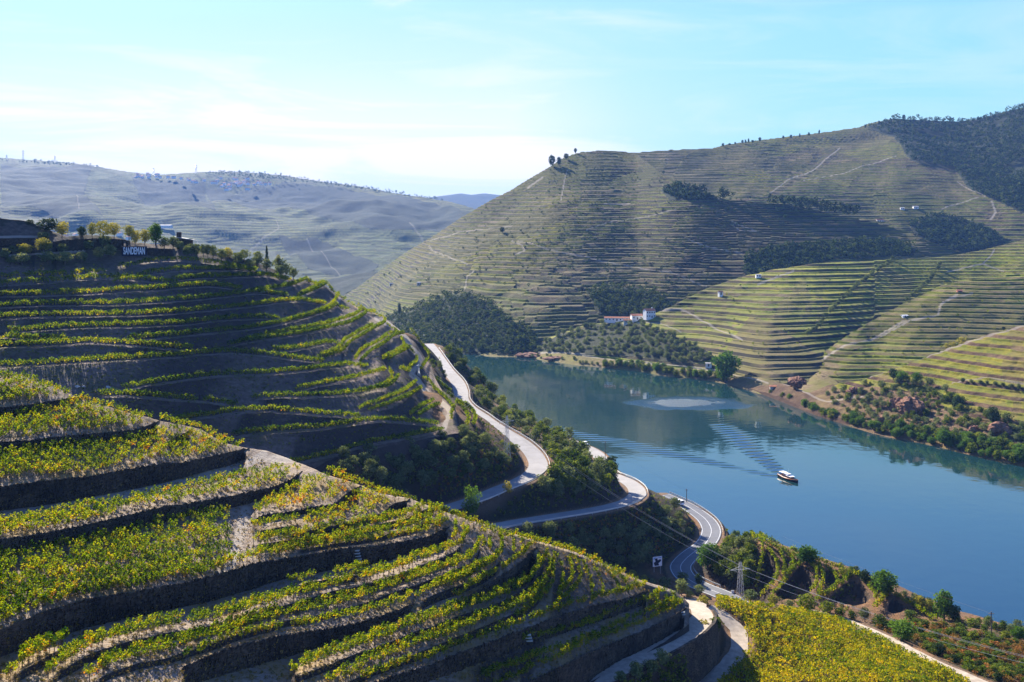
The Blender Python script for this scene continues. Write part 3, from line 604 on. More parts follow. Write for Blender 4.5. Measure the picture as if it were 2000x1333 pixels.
ct = shore_ctrl(range(860, 1520, 80)) + [(1000,690,930),(1000,660,975),(1040,672,965),(1100,690,880),(1100,650,960),(1200,690,865),(1200,650,925),(1200,620,975),(1300,700,815),(1300,650,875),(1300,600,940),(1400,700,790),(1400,640,860),(1400,580,930),(1400,550,980),(1500,700,770),(1500,640,840),(1500,580,905),(1500,530,985),(1600,690,800),(1600,640,850),(1600,580,910),(1600,515,1000),(1700,640,870),(1700,580,925),(1700,510,1030),(1800,600,920),(1800,550,980),(1800,505,1060),(1900,560,990),(1900,500,1080),(2000,520,1060),(2000,470,1140),(2120,450,1150),(860,690,945),(930,688,960)]
oliveG8 = [(1030,692),(1060,672),(1100,650),(1170,633),(1240,630),(1300,652),(1380,682),(1400,700),(1350,712),(1250,700),(1100,694)]
FD = hill('yellow_terraced_hill', M['soilF'], 850, 2120, 2, 420, [(850,690),(930,689),(985,688),(1010,688),(1040,674),(1080,655),(1130,638),(1180,628),(1250,620),(1300,603),(1340,582),(1380,562),(1440,542),(1500,528),(1560,518),(1620,512),(1700,508),(1760,506),(1820,503),(1870,497),(1920,488),(1960,478),(2000,468),(2120,440)],
          [(850,700),(985,700),(1010,703),(1060,709),(1110,715),(1165,721),(1220,725),(1260,731),(1300,735),(1352,744),(1415,753),(1457,763),(1520,784),(1600,800),(1800,780),(2000,700),(2120,640)], ct,
          lambda px, py: np.where(px > 1710, np.where(py > 590, 6.0, 3.2), 5.0) + 0 * px, .70, .36, .9, rough=(5, 90), warp=.25, benchcov=.85, plots=False, forest=[oliveG8],
          paths=[([(1290,606),(1330,600),(1345,605),(1380,625),(1420,650),(1450,665)], 3), ([(1480,552),(1530,535),(1550,528)], 3), ([(1300,585),(1330,570),(1380,555)], 2.5), ([(1030,692),(1100,690),(1200,705),(1300,712),(1400,722),(1500,745)], 3), ([(1920,515),(1935,500),(1942,488)], 3), ([(1850,530),(1890,520),(1920,515),(1960,530)], 2.5), ([(1180,632),(1290,628),(1330,645)], 2)],
          plain=[[(850,680),(1040,680),(1110,695),(1220,710),(1300,720),(1520,740),(1520,800),(850,800)]])
# the big hill behind, front face with its left spur, and the long ridge behind it
woods = {'G1': [(745,628),(775,612),(810,600),(850,582),(880,572),(915,572),(960,590),(990,622),(1040,648),(1055,668),(1040,692),(850,692),(780,660)],
         'G2': [(1145,570),(1180,556),(1240,560),(1300,578),(1310,600),(1240,625),(1170,612)],
         'G3': [(1452,505),(1500,487),(1560,480),(1640,474),(1700,470),(1790,478),(1780,500),(1620,512),(1500,540),(1455,540)],
         'G4': [(1292,372),(1320,360),(1400,372),(1440,382),(1400,392),(1310,392)],
         'G6': [(1690,246),(1745,230),(1900,235),(2000,205),(2130,180),(2130,440),(2000,415),(1950,395),(1900,375),(1862,330),(1780,312),(1745,262)],
         'G7': [(1775,440),(1820,420),(1870,428),(1925,445),(1960,470),(1925,490),(1860,494),(1800,472)],
         'G5': [(1500,385),(1560,392),(1620,398),(1680,408),(1672,424),(1600,414),(1500,398)]}
ct = [(640,600,1640),(670,579,1620),(700,600,1480),(760,640,1180),(760,515,1560),(780,600,1250),(800,690,960),(850,690,945),(850,640,1010),(840,465,1520),(850,560,1180),(900,425,1480),(900,690,945),(900,600,1080),(900,500,1280),(1000,690,930),(1000,620,1020),(1000,540,1130),(1000,450,1260),(1000,370,1500),(1100,640,990),(1100,540,1090),(1100,450,1200),(1100,380,1345),(1100,305,1570),(1180,293,1590),(1200,620,1010),(1200,540,1090),(1200,450,1200),(1200,380,1340),(1300,600,1030),(1300,540,1100),(1300,450,1200),(1300,345,1400),(1350,370,1330),(1300,400,1290),(1400,560,1080),(1400,500,1150),(1400,440,1215),(1420,392,1290),(1500,540,1090),(1500,480,1170),(1500,430,1225),(1540,400,1300),(1620,520,1100),(1620,470,1180),(1620,420,1300),(1700,435,1310),(1700,490,1180),(1780,480,1220),(1770,455,1300),(1860,490,1260),(2000,500,1300),(1240,300,1580)]
FE = hill('big_terraced_hill', M['soilG'], 640, 2000, 2, 420, [(640,598),(670,578),(700,560),(760,515),(800,488),(840,465),(900,425),(960,390),(1000,370),(1040,345),(1075,325),(1100,308),(1130,298),(1180,293),(1220,296),(1245,302),(1290,338),(1350,370),(1420,390),(1540,400),(1620,416),(1700,432),(1770,452),(1830,477),(1880,493),(2000,500)],
          [(640,604),(700,640),(760,675),(800,696),(850,696),(900,696),(1000,692),(1100,680),(1200,650),(1300,640),(1500,580),(1700,540),(2000,530)], ct,
          lambda px, py: np.where((px > 900) & (px < 1190) & (py > 525), 7.0, 5.0), .55, .2, 1.9, benchcov=.55, rough=(9, 160),
          forest=[woods['G1'], woods['G2'], woods['G3'], woods['G4'], woods['G5']],
          paths=[([(838,480),(850,492),(880,506),(912,519)], 2.2), ([(1000,470),(1020,482),(1025,490),(1005,498)], 2.2), ([(1010,472),(1080,486),(1150,500),(1250,520),(1310,527),(1350,545),(1380,560)], 1.8), ([(1095,392),(1102,350),(1108,330)], 1.8), ([(1145,448),(1200,432),(1260,425),(1320,412)], 1.5), ([(1430,437),(1445,447),(1480,450),(1430,432)], 2), ([(1345,470),(1380,482),(1450,495)], 2), ([(1060,345),(1030,365)], 3), ([(908,560),(912,540),(925,530)], 2), ([(1180,398),(1230,400)], 1.6), ([(840,470),(900,450),(1000,440)], 1.2)],
          bare=[[(1310,520),(1345,490),(1400,510),(1460,540),(1400,575),(1320,560)], [(1400,460),(1430,430),(1480,415),(1450,450),(1400,475)], [(760,590),(850,575),(900,560),(880,545),(780,570)]])
ct = [(1150,310,1800),(1240,300,1850),(1240,400,1550),(1240,297,1860),(1320,292,1880),(1320,400,1500),(1390,290,1900),(1450,278,1950),(1450,400,1480),(1450,340,1700),(1530,268,2000),(1600,440,1420),(1600,380,1600),(1600,320,1820),(1620,257,2050),(1700,460,1400),(1700,380,1600),(1700,310,1850),(1745,232,2100),(1800,500,1330),(1800,420,1470),(1800,340,1700),(1800,280,1900),(1870,238,2050),(1900,500,1330),(1900,430,1430),(1900,360,1600),(1900,300,1800),(2000,480,1350),(2000,400,1480),(2000,300,1750),(2000,208,2000),(2130,180,2000),(2130,400,1450),(2130,520,1300)]
FR = hill('long_back_ridge', M['soilG'], 1150, 2130, 2, 330, [(1150,316),(1200,300),(1240,298),(1320,292),(1390,290),(1420,282),(1450,278),(1530,268),(1620,257),(1680,248),(1700,240),(1745,232),(1800,235),(1870,238),(1910,232),(1950,222),(1990,212),(2040,200),(2130,180)],
          [(1150,420),(1300,430),(1500,460),(1700,500),(1900,560),(2130,560)], ct, 5.8, .55, .2, 1.9, benchcov=.55, rough=(14, 220), forest=[woods['G6'], woods['G7']],
          paths=[([(1500,385),(1540,350),(1590,325),(1640,285)], 2.5), ([(1570,353),(1650,335),(1750,300)], 1.3), ([(1840,410),(1880,398),(1925,383)], 1.8), ([(1235,300),(1240,318)], 1.6), ([(1870,350),(1900,370),(1925,382)], 1.8), ([(1937,392),(1945,415),(1935,430)], 4)],
          bare=[[(1930,390),(1955,410),(1960,430),(1930,430)], [(1620,300),(1500,385),(1510,390),(1640,300)]])
# the hazy hills upstream on the left
ct = [(-80,300,4700),(-80,440,2700),(0,308,4600),(0,400,3100),(0,470,2450),(140,318,4500),(300,338,4300),(300,400,3100),(300,440,2600),(300,500,2300),(450,335,4300),(450,400,3000),(450,450,2550),(450,520,2200),(500,560,2060),(600,350,4200),(600,430,2900),(600,500,2350),(600,570,1930),(700,362,4100),(700,450,2650),(700,540,1960),(700,600,1700),(770,375,3900),(800,460,2600),(840,385,3800),(900,410,3200),(900,470,2700),(960,410,3000),(960,460,2700),(800,540,2050)]
FL = hill('hazy_left_hills', M['soilH'], -80, 960, 2, 330, [(-80,300),(0,308),(60,312),(140,318),(200,327),(240,334),(280,339),(330,340),(400,336),(470,335),(550,342),(640,356),(700,363),(770,377),(840,387),(880,394),(920,405),(960,420)],
          [(-80,480),(0,490),(300,540),(450,575),(600,600),(700,610),(800,570),(960,520)], ct, 8.5, .5, .15, 1.6, rough=(105, 620), warp=.6,
          forest=[[(0,320),(60,330),(180,330),(150,400),(200,440),(0,420)], [(400,350),(560,350),(700,370),(880,400),(940,420),(860,440),(720,430),(560,400),(450,390)], [(260,350),(400,345),(420,420),(330,410)], [(540,440),(640,440),(740,470),(700,490),(600,475)], [(600,540),(720,530),(760,560),(600,590)]],
          paths=[([(490,450),(520,440),(545,430),(540,420)], 2), ([(640,540),(680,530),(745,518)], 2), ([(150,405),(155,430)], 2), ([(600,440),(650,470),(690,500)], 1.5), ([(800,430),(830,450)], 2), ([(380,450),(392,470)], 2)])
ct = [(780,384,7500),(900,378,7500),(1000,384,7500),(1100,390,7500),(780,430,5500),(1100,430,5500),(900,440,5000)]
FV = hill('distant_ridge', M['soilH'], 780, 1100, 3, 40, [(780,392),(840,386),(870,382),(900,378),(920,381),(945,378),(990,383),(1040,388),(1100,392)], [(780,440),(1100,440)], ct, 9, .5, .2, 1, rough=(60, 700), forest=[[(780,370),(1100,370),(1100,500),(780,500)]])

# ------------------------------------------------------------------ water and the valley floor
def water_mat():
    m, t, b = mat('river_water', .03); b.inputs['Base Color'].default_value = (.008, .034, .036, 1)
    b.inputs['IOR'].default_value = 1.75; b.inputs['Specular IOR Level'].default_value = .5
    g = t.nodes.new('ShaderNodeNewGeometry'); sp = t.nodes.new('ShaderNodeSeparateXYZ'); t.links.new(g.outputs['Position'], sp.inputs[0])
    def ell(cx, cy, rx, ry, rot=0):
        ca, sa = math.cos(rot), math.sin(rot)
        dx = mth(t, 'SUBTRACT', sp.outputs[0], cx); dy = mth(t, 'SUBTRACT', sp.outputs[1], cy)
        u = mth(t, 'ADD', mth(t, 'MULTIPLY', dx, ca / rx), mth(t, 'MULTIPLY', dy, sa / rx)); v = mth(t, 'ADD', mth(t, 'MULTIPLY', dx, -sa / ry), mth(t, 'MULTIPLY', dy, ca / ry))
        r = mth(t, 'SQRT', mth(t, 'ADD', mth(t, 'MULTIPLY', u, u), mth(t, 'MULTIPLY', v, v)))
        r = mth(t, 'ADD', r, mth(t, 'MULTIPLY_ADD', noise(t, .035, 5), 1.1, -.55))
        return ramp(t, r, [(.45, (1, 1, 1)), (1.0, (0, 0, 0))])
    wind = ell(122, 676, 44, 28)
    fine = noise(t, .9, 3, .6); mid = noise(t, .12, 3, .5)
    h = mth(t, 'ADD', mth(t, 'MULTIPLY', mid, .25), mth(t, 'MULTIPLY', fine, mth(t, 'MULTIPLY_ADD', wind, 4.0, .02)))
    bump(t, b, h, .22)
    t.links.new(mth(t, 'MULTIPLY_ADD', wind, .30, .03), b.inputs['Roughness'])
    return m
M['water'] = water_mat()
gx = np.concatenate([np.arange(-400, 20, 20.), np.arange(20, 190, .8), np.arange(190, 900, 15.)]); gy = np.concatenate([np.arange(200, 440, 12.), np.arange(440, 640, .8), np.arange(640, 3600, 25.)])
GX, GY = np.meshgrid(gx, gy, indexing='ij'); GZ = np.zeros(GX.shape)
bx, by = 133.0, 468.0; hx, hy = .37, -.93        # boat position and heading
al = -((GX - bx) * hx + (GY - by) * hy); ac = (GX - bx) * -hy + (GY - by) * hx
for sgn, amp, kx, ky, lam in ((1, .13, -.30, .95, 6.2), (-1, .07, .1, 1.0, 5.0)):           # the two arms of feathered ripples behind the boat
    arm = al * math.tan(R(20)); d = ac * sgn - arm
    env = np.exp(-(d / (2.6 + .045 * al)) ** 2) * ss(1, 8, al) * ss(230 if sgn < 0 else 170, 60, al)
    GZ += amp * env * (.35 + 1.3 * vnoise(GX / 9, GY / 6)) * np.sin((GX * kx + GY * ky) * 2 * math.pi / lam + 1.6 * fbm(GX, GY, 22, 2))
meW = mesh_np('river', np.stack([GX, GY, GZ], -1), gridq(len(gx), len(gy)), M['water'])
structure(link('river', meW))
bed = MB(); bed.box((0, 4700, -62), (18000, 10600, 60)); bo = structure(bed.build('valley_floor', M['soilH']))

print('terrain', time.time() - T0)
#@@OBJECTS
# ------------------------------------------------------------------ plant prototypes (unit arrays)
def leafquads(P, size, rng, up=.25):
    n = len(P); a = rng.normal(size=(n, 3)); a[:, 2] += up; a /= np.linalg.norm(a, axis=1)[:, None]
    b = np.cross(a, rng.normal(size=(n, 3))); b /= np.linalg.norm(b, axis=1)[:, None]; c = np.cross(a, b)
    s = (size * rng.uniform(.6, 1.3, n))[:, None]; k = rng.uniform(.55, .9, n)[:, None]
    V = np.stack([P - b * s, P - c * s * k, P + b * s, P + c * s * k], 1).reshape(-1, 3); return V, np.arange(n * 4).reshape(-1, 4)
def crown(seed, nclump, nleaf, size, flat=.8, base=.18, open_=.0, cone=0):
    rng = np.random.default_rng(seed); P = []; T = []; n = nleaf // nclump
    for k in range(nclump):
        t = (k + .5) / nclump; a = k * 2.39996 + rng.uniform(-.5, .5); u = rng.uniform(.35, 1)
        cz_ = 1 - 2 * t; rr = math.sqrt(max(0, 1 - cz_ * cz_)) * .36 * u * rng.uniform(.8, 1.15); z = base + (1 - base) * (.5 + .40 * cz_ * (.6 + .4 * u))
        if cone: z = base + (1 - base) * (1 - t) * .96; rr = .34 * t * rng.uniform(.4, 1)
        c = np.array([rr * math.cos(a), rr * math.sin(a), z]); r = rng.uniform(.13, .21) * (1 if not cone else .35 + .6 * t)
        d = rng.normal(size=(n, 3)); d /= np.linalg.norm(d, axis=1)[:, None]; q = rng.uniform(.5, 1.05, n)[:, None] * r
        P.append(c + d * q * [1, 1, flat * (1 - base)]); T.append(np.full(n, rng.uniform(.3, .7)) + rng.normal(0, .12, n) + .10 * d[:, 2])
    P = np.vstack(P); T = np.concatenate(T); V, Q = leafquads(P, size, rng); return V, Q, np.repeat(T, 4)
def trunk_me(name, seed, base=.25, r=.035, nb=4):
    rng = random.Random(seed); m = MB(); m.tube((0, 0, -.08), (rng.uniform(-.03, .03), 0, base + .05), r * 1.3, r * .8, 7)
    for k in range(nb):
        a = 2 * math.pi * k / nb + rng.uniform(-.4, .4); m.tube((0, 0, base * .8), (.22 * math.cos(a), .22 * math.sin(a), base + rng.uniform(.2, .38)), r * .6, r * .2, 5)
    return m.me(name, M['bark'])
def vine(seed, n, size, wdt=.26, ln=.62, h0=.42, h1=1.5, tint=.5):
    rng = np.random.default_rng(seed); nc = 6; P = []; T = []
    for k in range(nc):
        c = np.array([-ln + 2 * ln * (k + .5) / nc + rng.normal(0, .05), rng.normal(0, wdt * .3), h0 + (h1 - h0) * rng.uniform(.3, .85)]); m_ = n // nc
        d = rng.normal(size=(m_, 3)); d /= np.linalg.norm(d, axis=1)[:, None]; q = rng.uniform(.3, 1.05, m_)[:, None]
        P.append(c + d * q * [ln * .36, wdt, (h1 - h0) * .36]); T.append(np.full(m_, tint + rng.normal(0, .07)) + rng.normal(0, .13, m_) - .16 * d[:, 2])
    P = np.vstack(P); T = np.concatenate(T); V, Q = leafquads(P, size, rng, .1); return V, Q, np.repeat(T, 4)
def tile(protos, pos, rz, sc, tint=0, which=None, rng=RNG):
    """many copies of small arrays in one mesh"""
    pos = np.asarray(pos, float); n = len(pos); which = rng.integers(0, len(protos), n) if which is None else which
    tint = np.broadcast_to(tint, (n,)); sc = np.asarray(sc, float); sc = np.repeat(sc[:, None], 3, 1) if sc.ndim == 1 else sc
    VV, QQ, TT = [], [], []; off = 0
    for k, (V, Q, T) in enumerate(protos):
        ix = np.nonzero(which == k)[0]
        if len(ix) == 0: continue
        ca, sa = np.cos(rz[ix])[:, None], np.sin(rz[ix])[:, None]; X = V[None, :, 0] * sc[ix, 0:1]; Y = V[None, :, 1] * sc[ix, 1:2]; Z = V[None, :, 2] * sc[ix, 2:3]
        W = np.stack([X * ca - Y * sa + pos[ix, 0:1], X * sa + Y * ca + pos[ix, 1:2], Z + pos[ix, 2:3]], -1).reshape(-1, 3)
        q = (Q[None] + (np.arange(len(ix)) * len(V))[:, None, None]).reshape(-1, 4) + off; off += len(W)
        VV.append(W); QQ.append(q); TT.append((T[None] + tint[ix][:, None]).ravel())
    return np.vstack(VV), np.vstack(QQ), np.concatenate(TT)

# ------------------------------------------------------------------ vines
rows = []          # (positions, headings, tint)
vp, vr, vt, vl = [], [], [], []
def addvines(P, step, tint=0.0, jit=.12, gap=.04, lvl=0, back=0.0):
    P = np.asarray(P, float); sg = np.linalg.norm(np.diff(P, axis=0)[:, :2], axis=1); cum = np.concatenate([[0], np.cumsum(sg)])
    if cum[-1] < step: return
    s_ = np.arange(step * .5, cum[-1], step) + RNG.uniform(-.12, .12, len(np.arange(step * .5, cum[-1], step)))
    Q = np.stack([np.interp(s_, cum, P[:, k]) for k in range(3)], -1); Q2 = np.stack([np.interp(s_ + .5, cum, P[:, k]) for k in range(3)], -1)
    a = np.arctan2(Q2[:, 1] - Q[:, 1], Q2[:, 0] - Q[:, 0]); Q[:, :2] += RNG.normal(0, jit, (len(Q), 2)); Q[:, 0] += -np.sin(a) * back; Q[:, 1] += np.cos(a) * back
    m = (RNG.uniform(size=len(Q)) > gap) & (fbm(Q[:, 0] * 1.0, Q[:, 1], 5) < .62); Q = Q[m]; a = a[m]
    vp.append(Q); vr.append(a); vt.append(tint + .16 * fbm(Q[:, 0], Q[:, 1], 14) + RNG.normal(0, .09, len(Q))); vl.append(np.full(len(Q), lvl))
def rowline(patch, ln, x0, x1, dy=0, off=.6, n=None):
    xs = np.arange(x0, x1 + .1, 3.0); ys = ln(xs) + dy; g = patch.hit(xs, ys); g[:, 1] += off; g[:, 0] += off * g[:, 0] / g[:, 1]; g[:, 2] += .0; return g
for i, e in enumerate(eB):
    x0, x1 = max(e.x0, -20), e.x1
    addvines(rowline(PB, e, x0, x1, -.4, .7), .85, -.06 + .07 * math.sin(i * 2.1), lvl=1, gap=.01, jit=.07)
# second rows on wider benches, small loops round the shoulder of the hill
for pts in ([(0,547),(60,543),(115,541),(160,538),(205,536)], [(222,556),(262,549)], [(1,668),(60,668),(130,667)], [(560,631),(600,622),(640,606),(654,592),(662,578)],
            [(460,676),(520,660),(600,645),(650,634),(696,618),(704,608)], [(708,611),(722,614),(738,620),(752,628),(750,634)], [(656,678),(662,684),(652,694),(632,700),(620,704)],
            [(626,700),(660,688),(672,672),(700,654),(728,640)], [(694,708),(706,690),(736,674),(756,660)], [(788,657),(776,655),(760,656)], [(748,706),(770,694),(792,680)],
            [(756,640),(772,650),(778,658)], [(784,664),(790,678),(802,688),(812,700),(813,712),(800,722)], [(798,686),(806,690)], [(800,646),(812,662),(828,684),(838,700),(830,714),(822,726)],
            [(760,728),(766,742),(760,752),(740,762),(700,772)], [(780,724),(800,730)], [(700,806),(740,790),(780,774),(800,762),(812,752)], [(800,816),(820,802),(846,788)],
            [(596,552),(606,556),(620,560),(632,556),(640,560),(648,572),(660,582),(690,600),(708,610)], [(586,580),(604,572),(626,560)], [(700,600),(716,611),(736,613)],
            [(888,800),(882,812),(881,824)], [(846,762),(868,782),(884,800)], [(822,742),(840,752),(850,768)], [(520,541),(545,547),(568,551)]):
    q = np.array(pts, float); sx = spline(np.c_[q, 0 * q[:, 0]], 3.0)[:, :2]; g = PB.hit(sx[:, 0], sx[:, 1]); g[:, 1] += .3; addvines(g, 1.0, 0, lvl=1, gap=.03, jit=.07)
for (ln, h) in kA: addvines(rowline(PA, ln, max(ln.x0, -25), ln.x1, -1.0, .5), 1.05, .02, lvl=0)
for (ln, h) in kA[4:]:
    g = rowline(PA, ln, max(ln.x0 + 25, -25), ln.x1 - 25, -2.0, 1.9); addvines(g, 1.05, .03, lvl=0, gap=.1)
for j in (7, 8, 9, 10, 11):
    ln = wA[j][0]; addvines(rowline(PA, ln, max(ln.x0, -25), min(ln.x1, 1330), -2, 1.3 if j < 11 else 2.2), 1.1, .05, lvl=0, gap=.08)
for pts in ([(1054,1090),(1052,1105),(1050,1112)], [(1070,1095),(1075,1115),(1072,1135),(1057,1160),(1030,1185)], [(1082,1110),(1080,1140),(1070,1165),(1040,1190),(1010,1215)], [(1085,1092),(1097,1115),(1098,1145),(1095,1165)],
            [(1112,1098),(1118,1125),(1115,1145),(1100,1160),(1090,1170)], [(1112,1095),(1130,1110),(1135,1135),(1125,1155),(1105,1175),(1085,1190)], [(1138,1105),(1150,1130),(1157,1155),(1155,1170)], [(1155,1112),(1170,1135),(1178,1160),(1175,1178)],
            [(1172,1115),(1190,1130),(1205,1150),(1212,1168)], [(1190,1120),(1212,1135),(1225,1155),(1232,1165)], [(1212,1125),(1235,1142),(1245,1155)], [(1235,1135),(1250,1148)], [(1255,1146),(1262,1154)],
            [(862,1006),(925,1027),(970,1045),(1010,1057),(1075,1072),(1137,1092),(1180,1112)], [(855,1000),(910,1024),(960,1046),(1000,1058)], [(1150,1100),(1190,1120),(1220,1132)], [(640,925),(700,950),(760,972),(830,992),(880,1012)], [(300,820),(345,834),(390,842),(430,862),(478,876)],
            [(940,1045),(955,1060),(956,1082)], [(975,1050),(980,1062),(978,1085),(960,1105),(925,1125),(880,1150)], [(998,1055),(1005,1070),(1002,1090)], [(1018,1062),(1024,1075),(1022,1092)], [(905,1038),(907,1055),(900,1070)], [(888,1030),(890,1046),(885,1062)],
            [(820,1000),(818,1015),(805,1030)], [(840,1000),(840,1020),(832,1038)], [(855,1005),(860,1020),(858,1036)], [(1275,1160),(1285,1172),(1280,1190)], [(1292,1162),(1302,1178),(1296,1196)], [(1312,1166),(1320,1180),(1316,1196)],
            [(940,1333),(1000,1308),(1075,1283),(1125,1265),(1175,1243),(1250,1208),(1300,1190),(1320,1174)], [(1020,1258),(1110,1238),(1160,1222),(1210,1198),(1275,1175),(1288,1160)], [(850,1150),(900,1130),(950,1110)]):
    q = np.array(pts, float); sx = spline(np.c_[q, 0 * q[:, 0]], 3.0)[:, :2]; addvines(PA.hit(sx[:, 0], sx[:, 1]), 1.0, .04, lvl=0, gap=.05, jit=.08)
def fill(patch, x0, x1, top, bot, dy, tint, dens=.94, lvl=0, jx=3.5, jy=1.2):
    a, b = Ln(top, 4), Ln(bot, 4); xs0 = np.arange(x0, x1, 15.0); n = max(1, int(np.max(b(xs0) - a(xs0)) / dy)); X = []; Y = []
    for k in range(n):
        for x in xs0 + RNG.uniform(0, 9):
            ya, yb = a(x) + 3, b(x) - 3; y = ya + dy * (k + .5)
            if y < yb and RNG.uniform() < dens: X.append(x + RNG.uniform(-jx, jx)); Y.append(np.clip(y + RNG.uniform(-jy, jy), ya, yb))
    if not X: return
    g = patch.hit(np.array(X), np.array(Y)); vp.append(g); vr.append(RNG.uniform(-.5, .6, len(g))); vt.append(tint + .25 * fbm(g[:, 0], g[:, 1], 9) + RNG.normal(0, .12, len(g))); vl.append(np.full(len(g), lvl))
wt = [a for _, a, _ in WALL_A]; wb = [b for _, _, b in WALL_A]
fill(PA, -30, 156, [(-60,730),(0,737),(60,742),(110,760),(158,776)], wt[0], 6.5, .12)
fill(PA, -30, 310, wb[0] + [(200,792),(311,824)], wt[1], 7.0, .10)
fill(PA, -30, 482, wb[1] + [(330,842),(390,850),(440,868),(484,878)], wt[3], 7.2, .08)
fill(PA, -30, 588, [(-40,1030),(0,1022),(100,1005),(200,987),(300,966),(400,944),(470,925),(520,918),(590,920)], wt[4], 7.5, .02)
fill(PA, -30, 440, wb[4][:7], [(-40,1262),(0,1235),(25,1223),(87,1198),(137,1183),(175,1172),(225,1165),(300,1153),(375,1138),(425,1125),(450,1100)], 8.0, -.05, .8)
fill(PA, 500, 704, [(490,990),(560,965),(595,940),(640,930),(706,950)], wt[5], 7.5, .08, .75)
fill(PA, 600, 800, [(600,1008),(655,1000),(678,984),(706,962),(740,966),(800,978)], wt[6], 8, .05)
fill(PA, 510, 860, [(490,1050),(640,1045),(742,1020),(800,1000),(862,1000)], [(500,1095),(607,1085),(675,1073),(725,1070),(800,1057),(862,1036)], 12, .05, .8)
# golden flat-topped vineyard beside the lower track, and the small riverside spur
FLD = [(1405,1172),(1450,1183),(1500,1189),(1560,1198),(1600,1206),(1645,1219),(1690,1240),(1730,1257),(1790,1288),(1850,1316),(1900,1345),(1400,1345),(1430,1312),(1458,1282),(1466,1255),(1455,1225),(1430,1203),(1400,1190)]
gv = []
for D in np.arange(150, 222, 1.25):
    for x in np.arange(1395, 1905, .95 * F / D):
        xx = x + RNG.uniform(-2, 2); d = D + RNG.uniform(-.3, .3); X = (xx - CX) / F * d; z = gz(X, d); py = CY + (H - z) * F / d
        if inpoly(xx, py, FLD) and RNG.uniform() > .03: gv.append((X, d, z))
gv = np.array(gv); 
for pts in ([(1489,1070),(1490,1090),(1484,1120),(1479,1155)], [(1500,1078),(1515,1100),(1520,1120),(1515,1138),(1500,1155),(1486,1173)], [(1524,1083),(1532,1105),(1530,1130)], [(1563,1105),(1545,1125),(1525,1150),(1508,1168)], [(1540,1090),(1550,1100),(1545,1115),(1532,1125)],
            [(1455,1036),(1500,1060),(1560,1085),(1610,1104),(1660,1124),(1700,1140)], [(1450,1040),(1490,1063),(1550,1090),(1600,1108)], [(1575,1100),(1592,1118),(1597,1135),(1592,1150),(1585,1160)], [(1600,1112),(1608,1130),(1606,1150),(1598,1170)], [(1662,1128),(1640,1148),(1615,1165),(1592,1178)], [(1612,1112),(1632,1130),(1636,1145)], [(1640,1122),(1650,1135)],
            [(1695,1150),(1710,1168),(1708,1180)], [(1712,1150),(1724,1165),(1722,1180)], [(1735,1162),(1725,1178),(1708,1192)], [(1690,1140),(1740,1165),(1790,1195),(1826,1215)]):
    q = np.array(pts, float); sx = spline(np.c_[q, 0 * q[:, 0]], 2.0)[:, :2]; addvines(hitC(sx[:, 0], sx[:, 1]), .8, .05, lvl=1, gap=.02, jit=.1)
for pts in ([(890,792),(905,805),(915,822),(912,838)], [(893,790),(915,800),(928,818),(925,836)], [(835,716),(830,730),(850,748),(880,770)]):
    q = np.array(pts, float); sx = spline(np.c_[q, 0 * q[:, 0]], 2.0)[:, :2]; addvines(hitC(sx[:, 0], sx[:, 1]), .9, .0, lvl=1, gap=.02, jit=.1)
VP = np.vstack(vp); VR = np.concatenate(vr); VT = np.concatenate(vt); VL = np.concatenate(vl)
print('vines', len(VP), 'golden', len(gv), time.time() - T0)
protoN = [vine(k, 108, .11, wdt=.30, h0=.42, h1=1.62) for k in range(6)]; protoF = [vine(20 + k, 48, .2, wdt=.45, ln=.66, h0=.4, h1=2.15, tint=.52) for k in range(5)]
SPX = CX + VP[:, 0] / VP[:, 1] * F; SPY = CY + (H - VP[:, 2]) / VP[:, 1] * F
near = np.nonzero((VL == 0) & (SPX > 5) & (SPX < 1990) & (SPY < 1325))[0]; near = near[np.argsort(VP[near, 1])][:300]
rest = np.setdiff1d(np.arange(len(VP)), near)
tm = MB(); tm.tube((0, 0, -.1), (.05, 0, .75), .035, .022, 5); tm.tube((.04, 0, .6), (-.35, .03, .95), .018, .01, 4); tm.tube((.04, 0, .6), (.4, -.03, .98), .018, .01, 4); trunk_vine = tm.me('trunk', M['bark'])
st = MB(); st.tube((-.12, .02, -.1), (-.12, .02, 1.55), .022, .02, 4); stake_vine = st.me('stake', M['wood'])
vme = []
for k in range(6):
    for j, dt in enumerate((-.22, .02, .26)):
        V, Q, T = protoN[k]; vme.append(mesh_np('foliage', V, Q, M['vine'], {'tint': T + dt}, False))
VLAB = 'leafy green and yellow grapevine in the nearest rows at the bottom of the walled spur'
for n_, i in enumerate(near):
    e = empty('grapevine', VP[i], VR[i]); tag(e, VLAB, 'grapevine', 'grapevines in the nearest rows')
    j = 0 if VT[i] < -.05 else (1 if VT[i] < .15 else 2); link('foliage', vme[(n_ % 6) * 3 + j], e); link('trunk', trunk_vine, e); link('stake', stake_vine, e)
r0 = rest[VL[rest] == 0]; r1_ = rest[VL[rest] == 1]
V, Q, T = tile(protoN, VP[r0], VR[r0], RNG.uniform(.85, 1.15, len(r0)), VT[r0]); o = link('vineyard_rows', mesh_np('vineyard_rows', V, Q, M['vine'], {'tint': T}, False)); tag(o, 'rows of green and yellow vines on the stone walled near spur', 'vineyard', kind='stuff')
V, Q, T = tile(protoF, VP[r1_], VR[r1_], RNG.uniform(.9, 1.15, len(r1_)), VT[r1_]); o = link('vineyard_rows', mesh_np('vineyard_rows', V, Q, M['vine'], {'tint': T}, False)); tag(o, 'single rows of green vines along the benches of the shaded middle hillside', 'vineyard', kind='stuff')
protoG = [vine(40 + k, 48, .16, wdt=.55, ln=.66, h0=.15, h1=1.25, tint=.35) for k in range(5)]
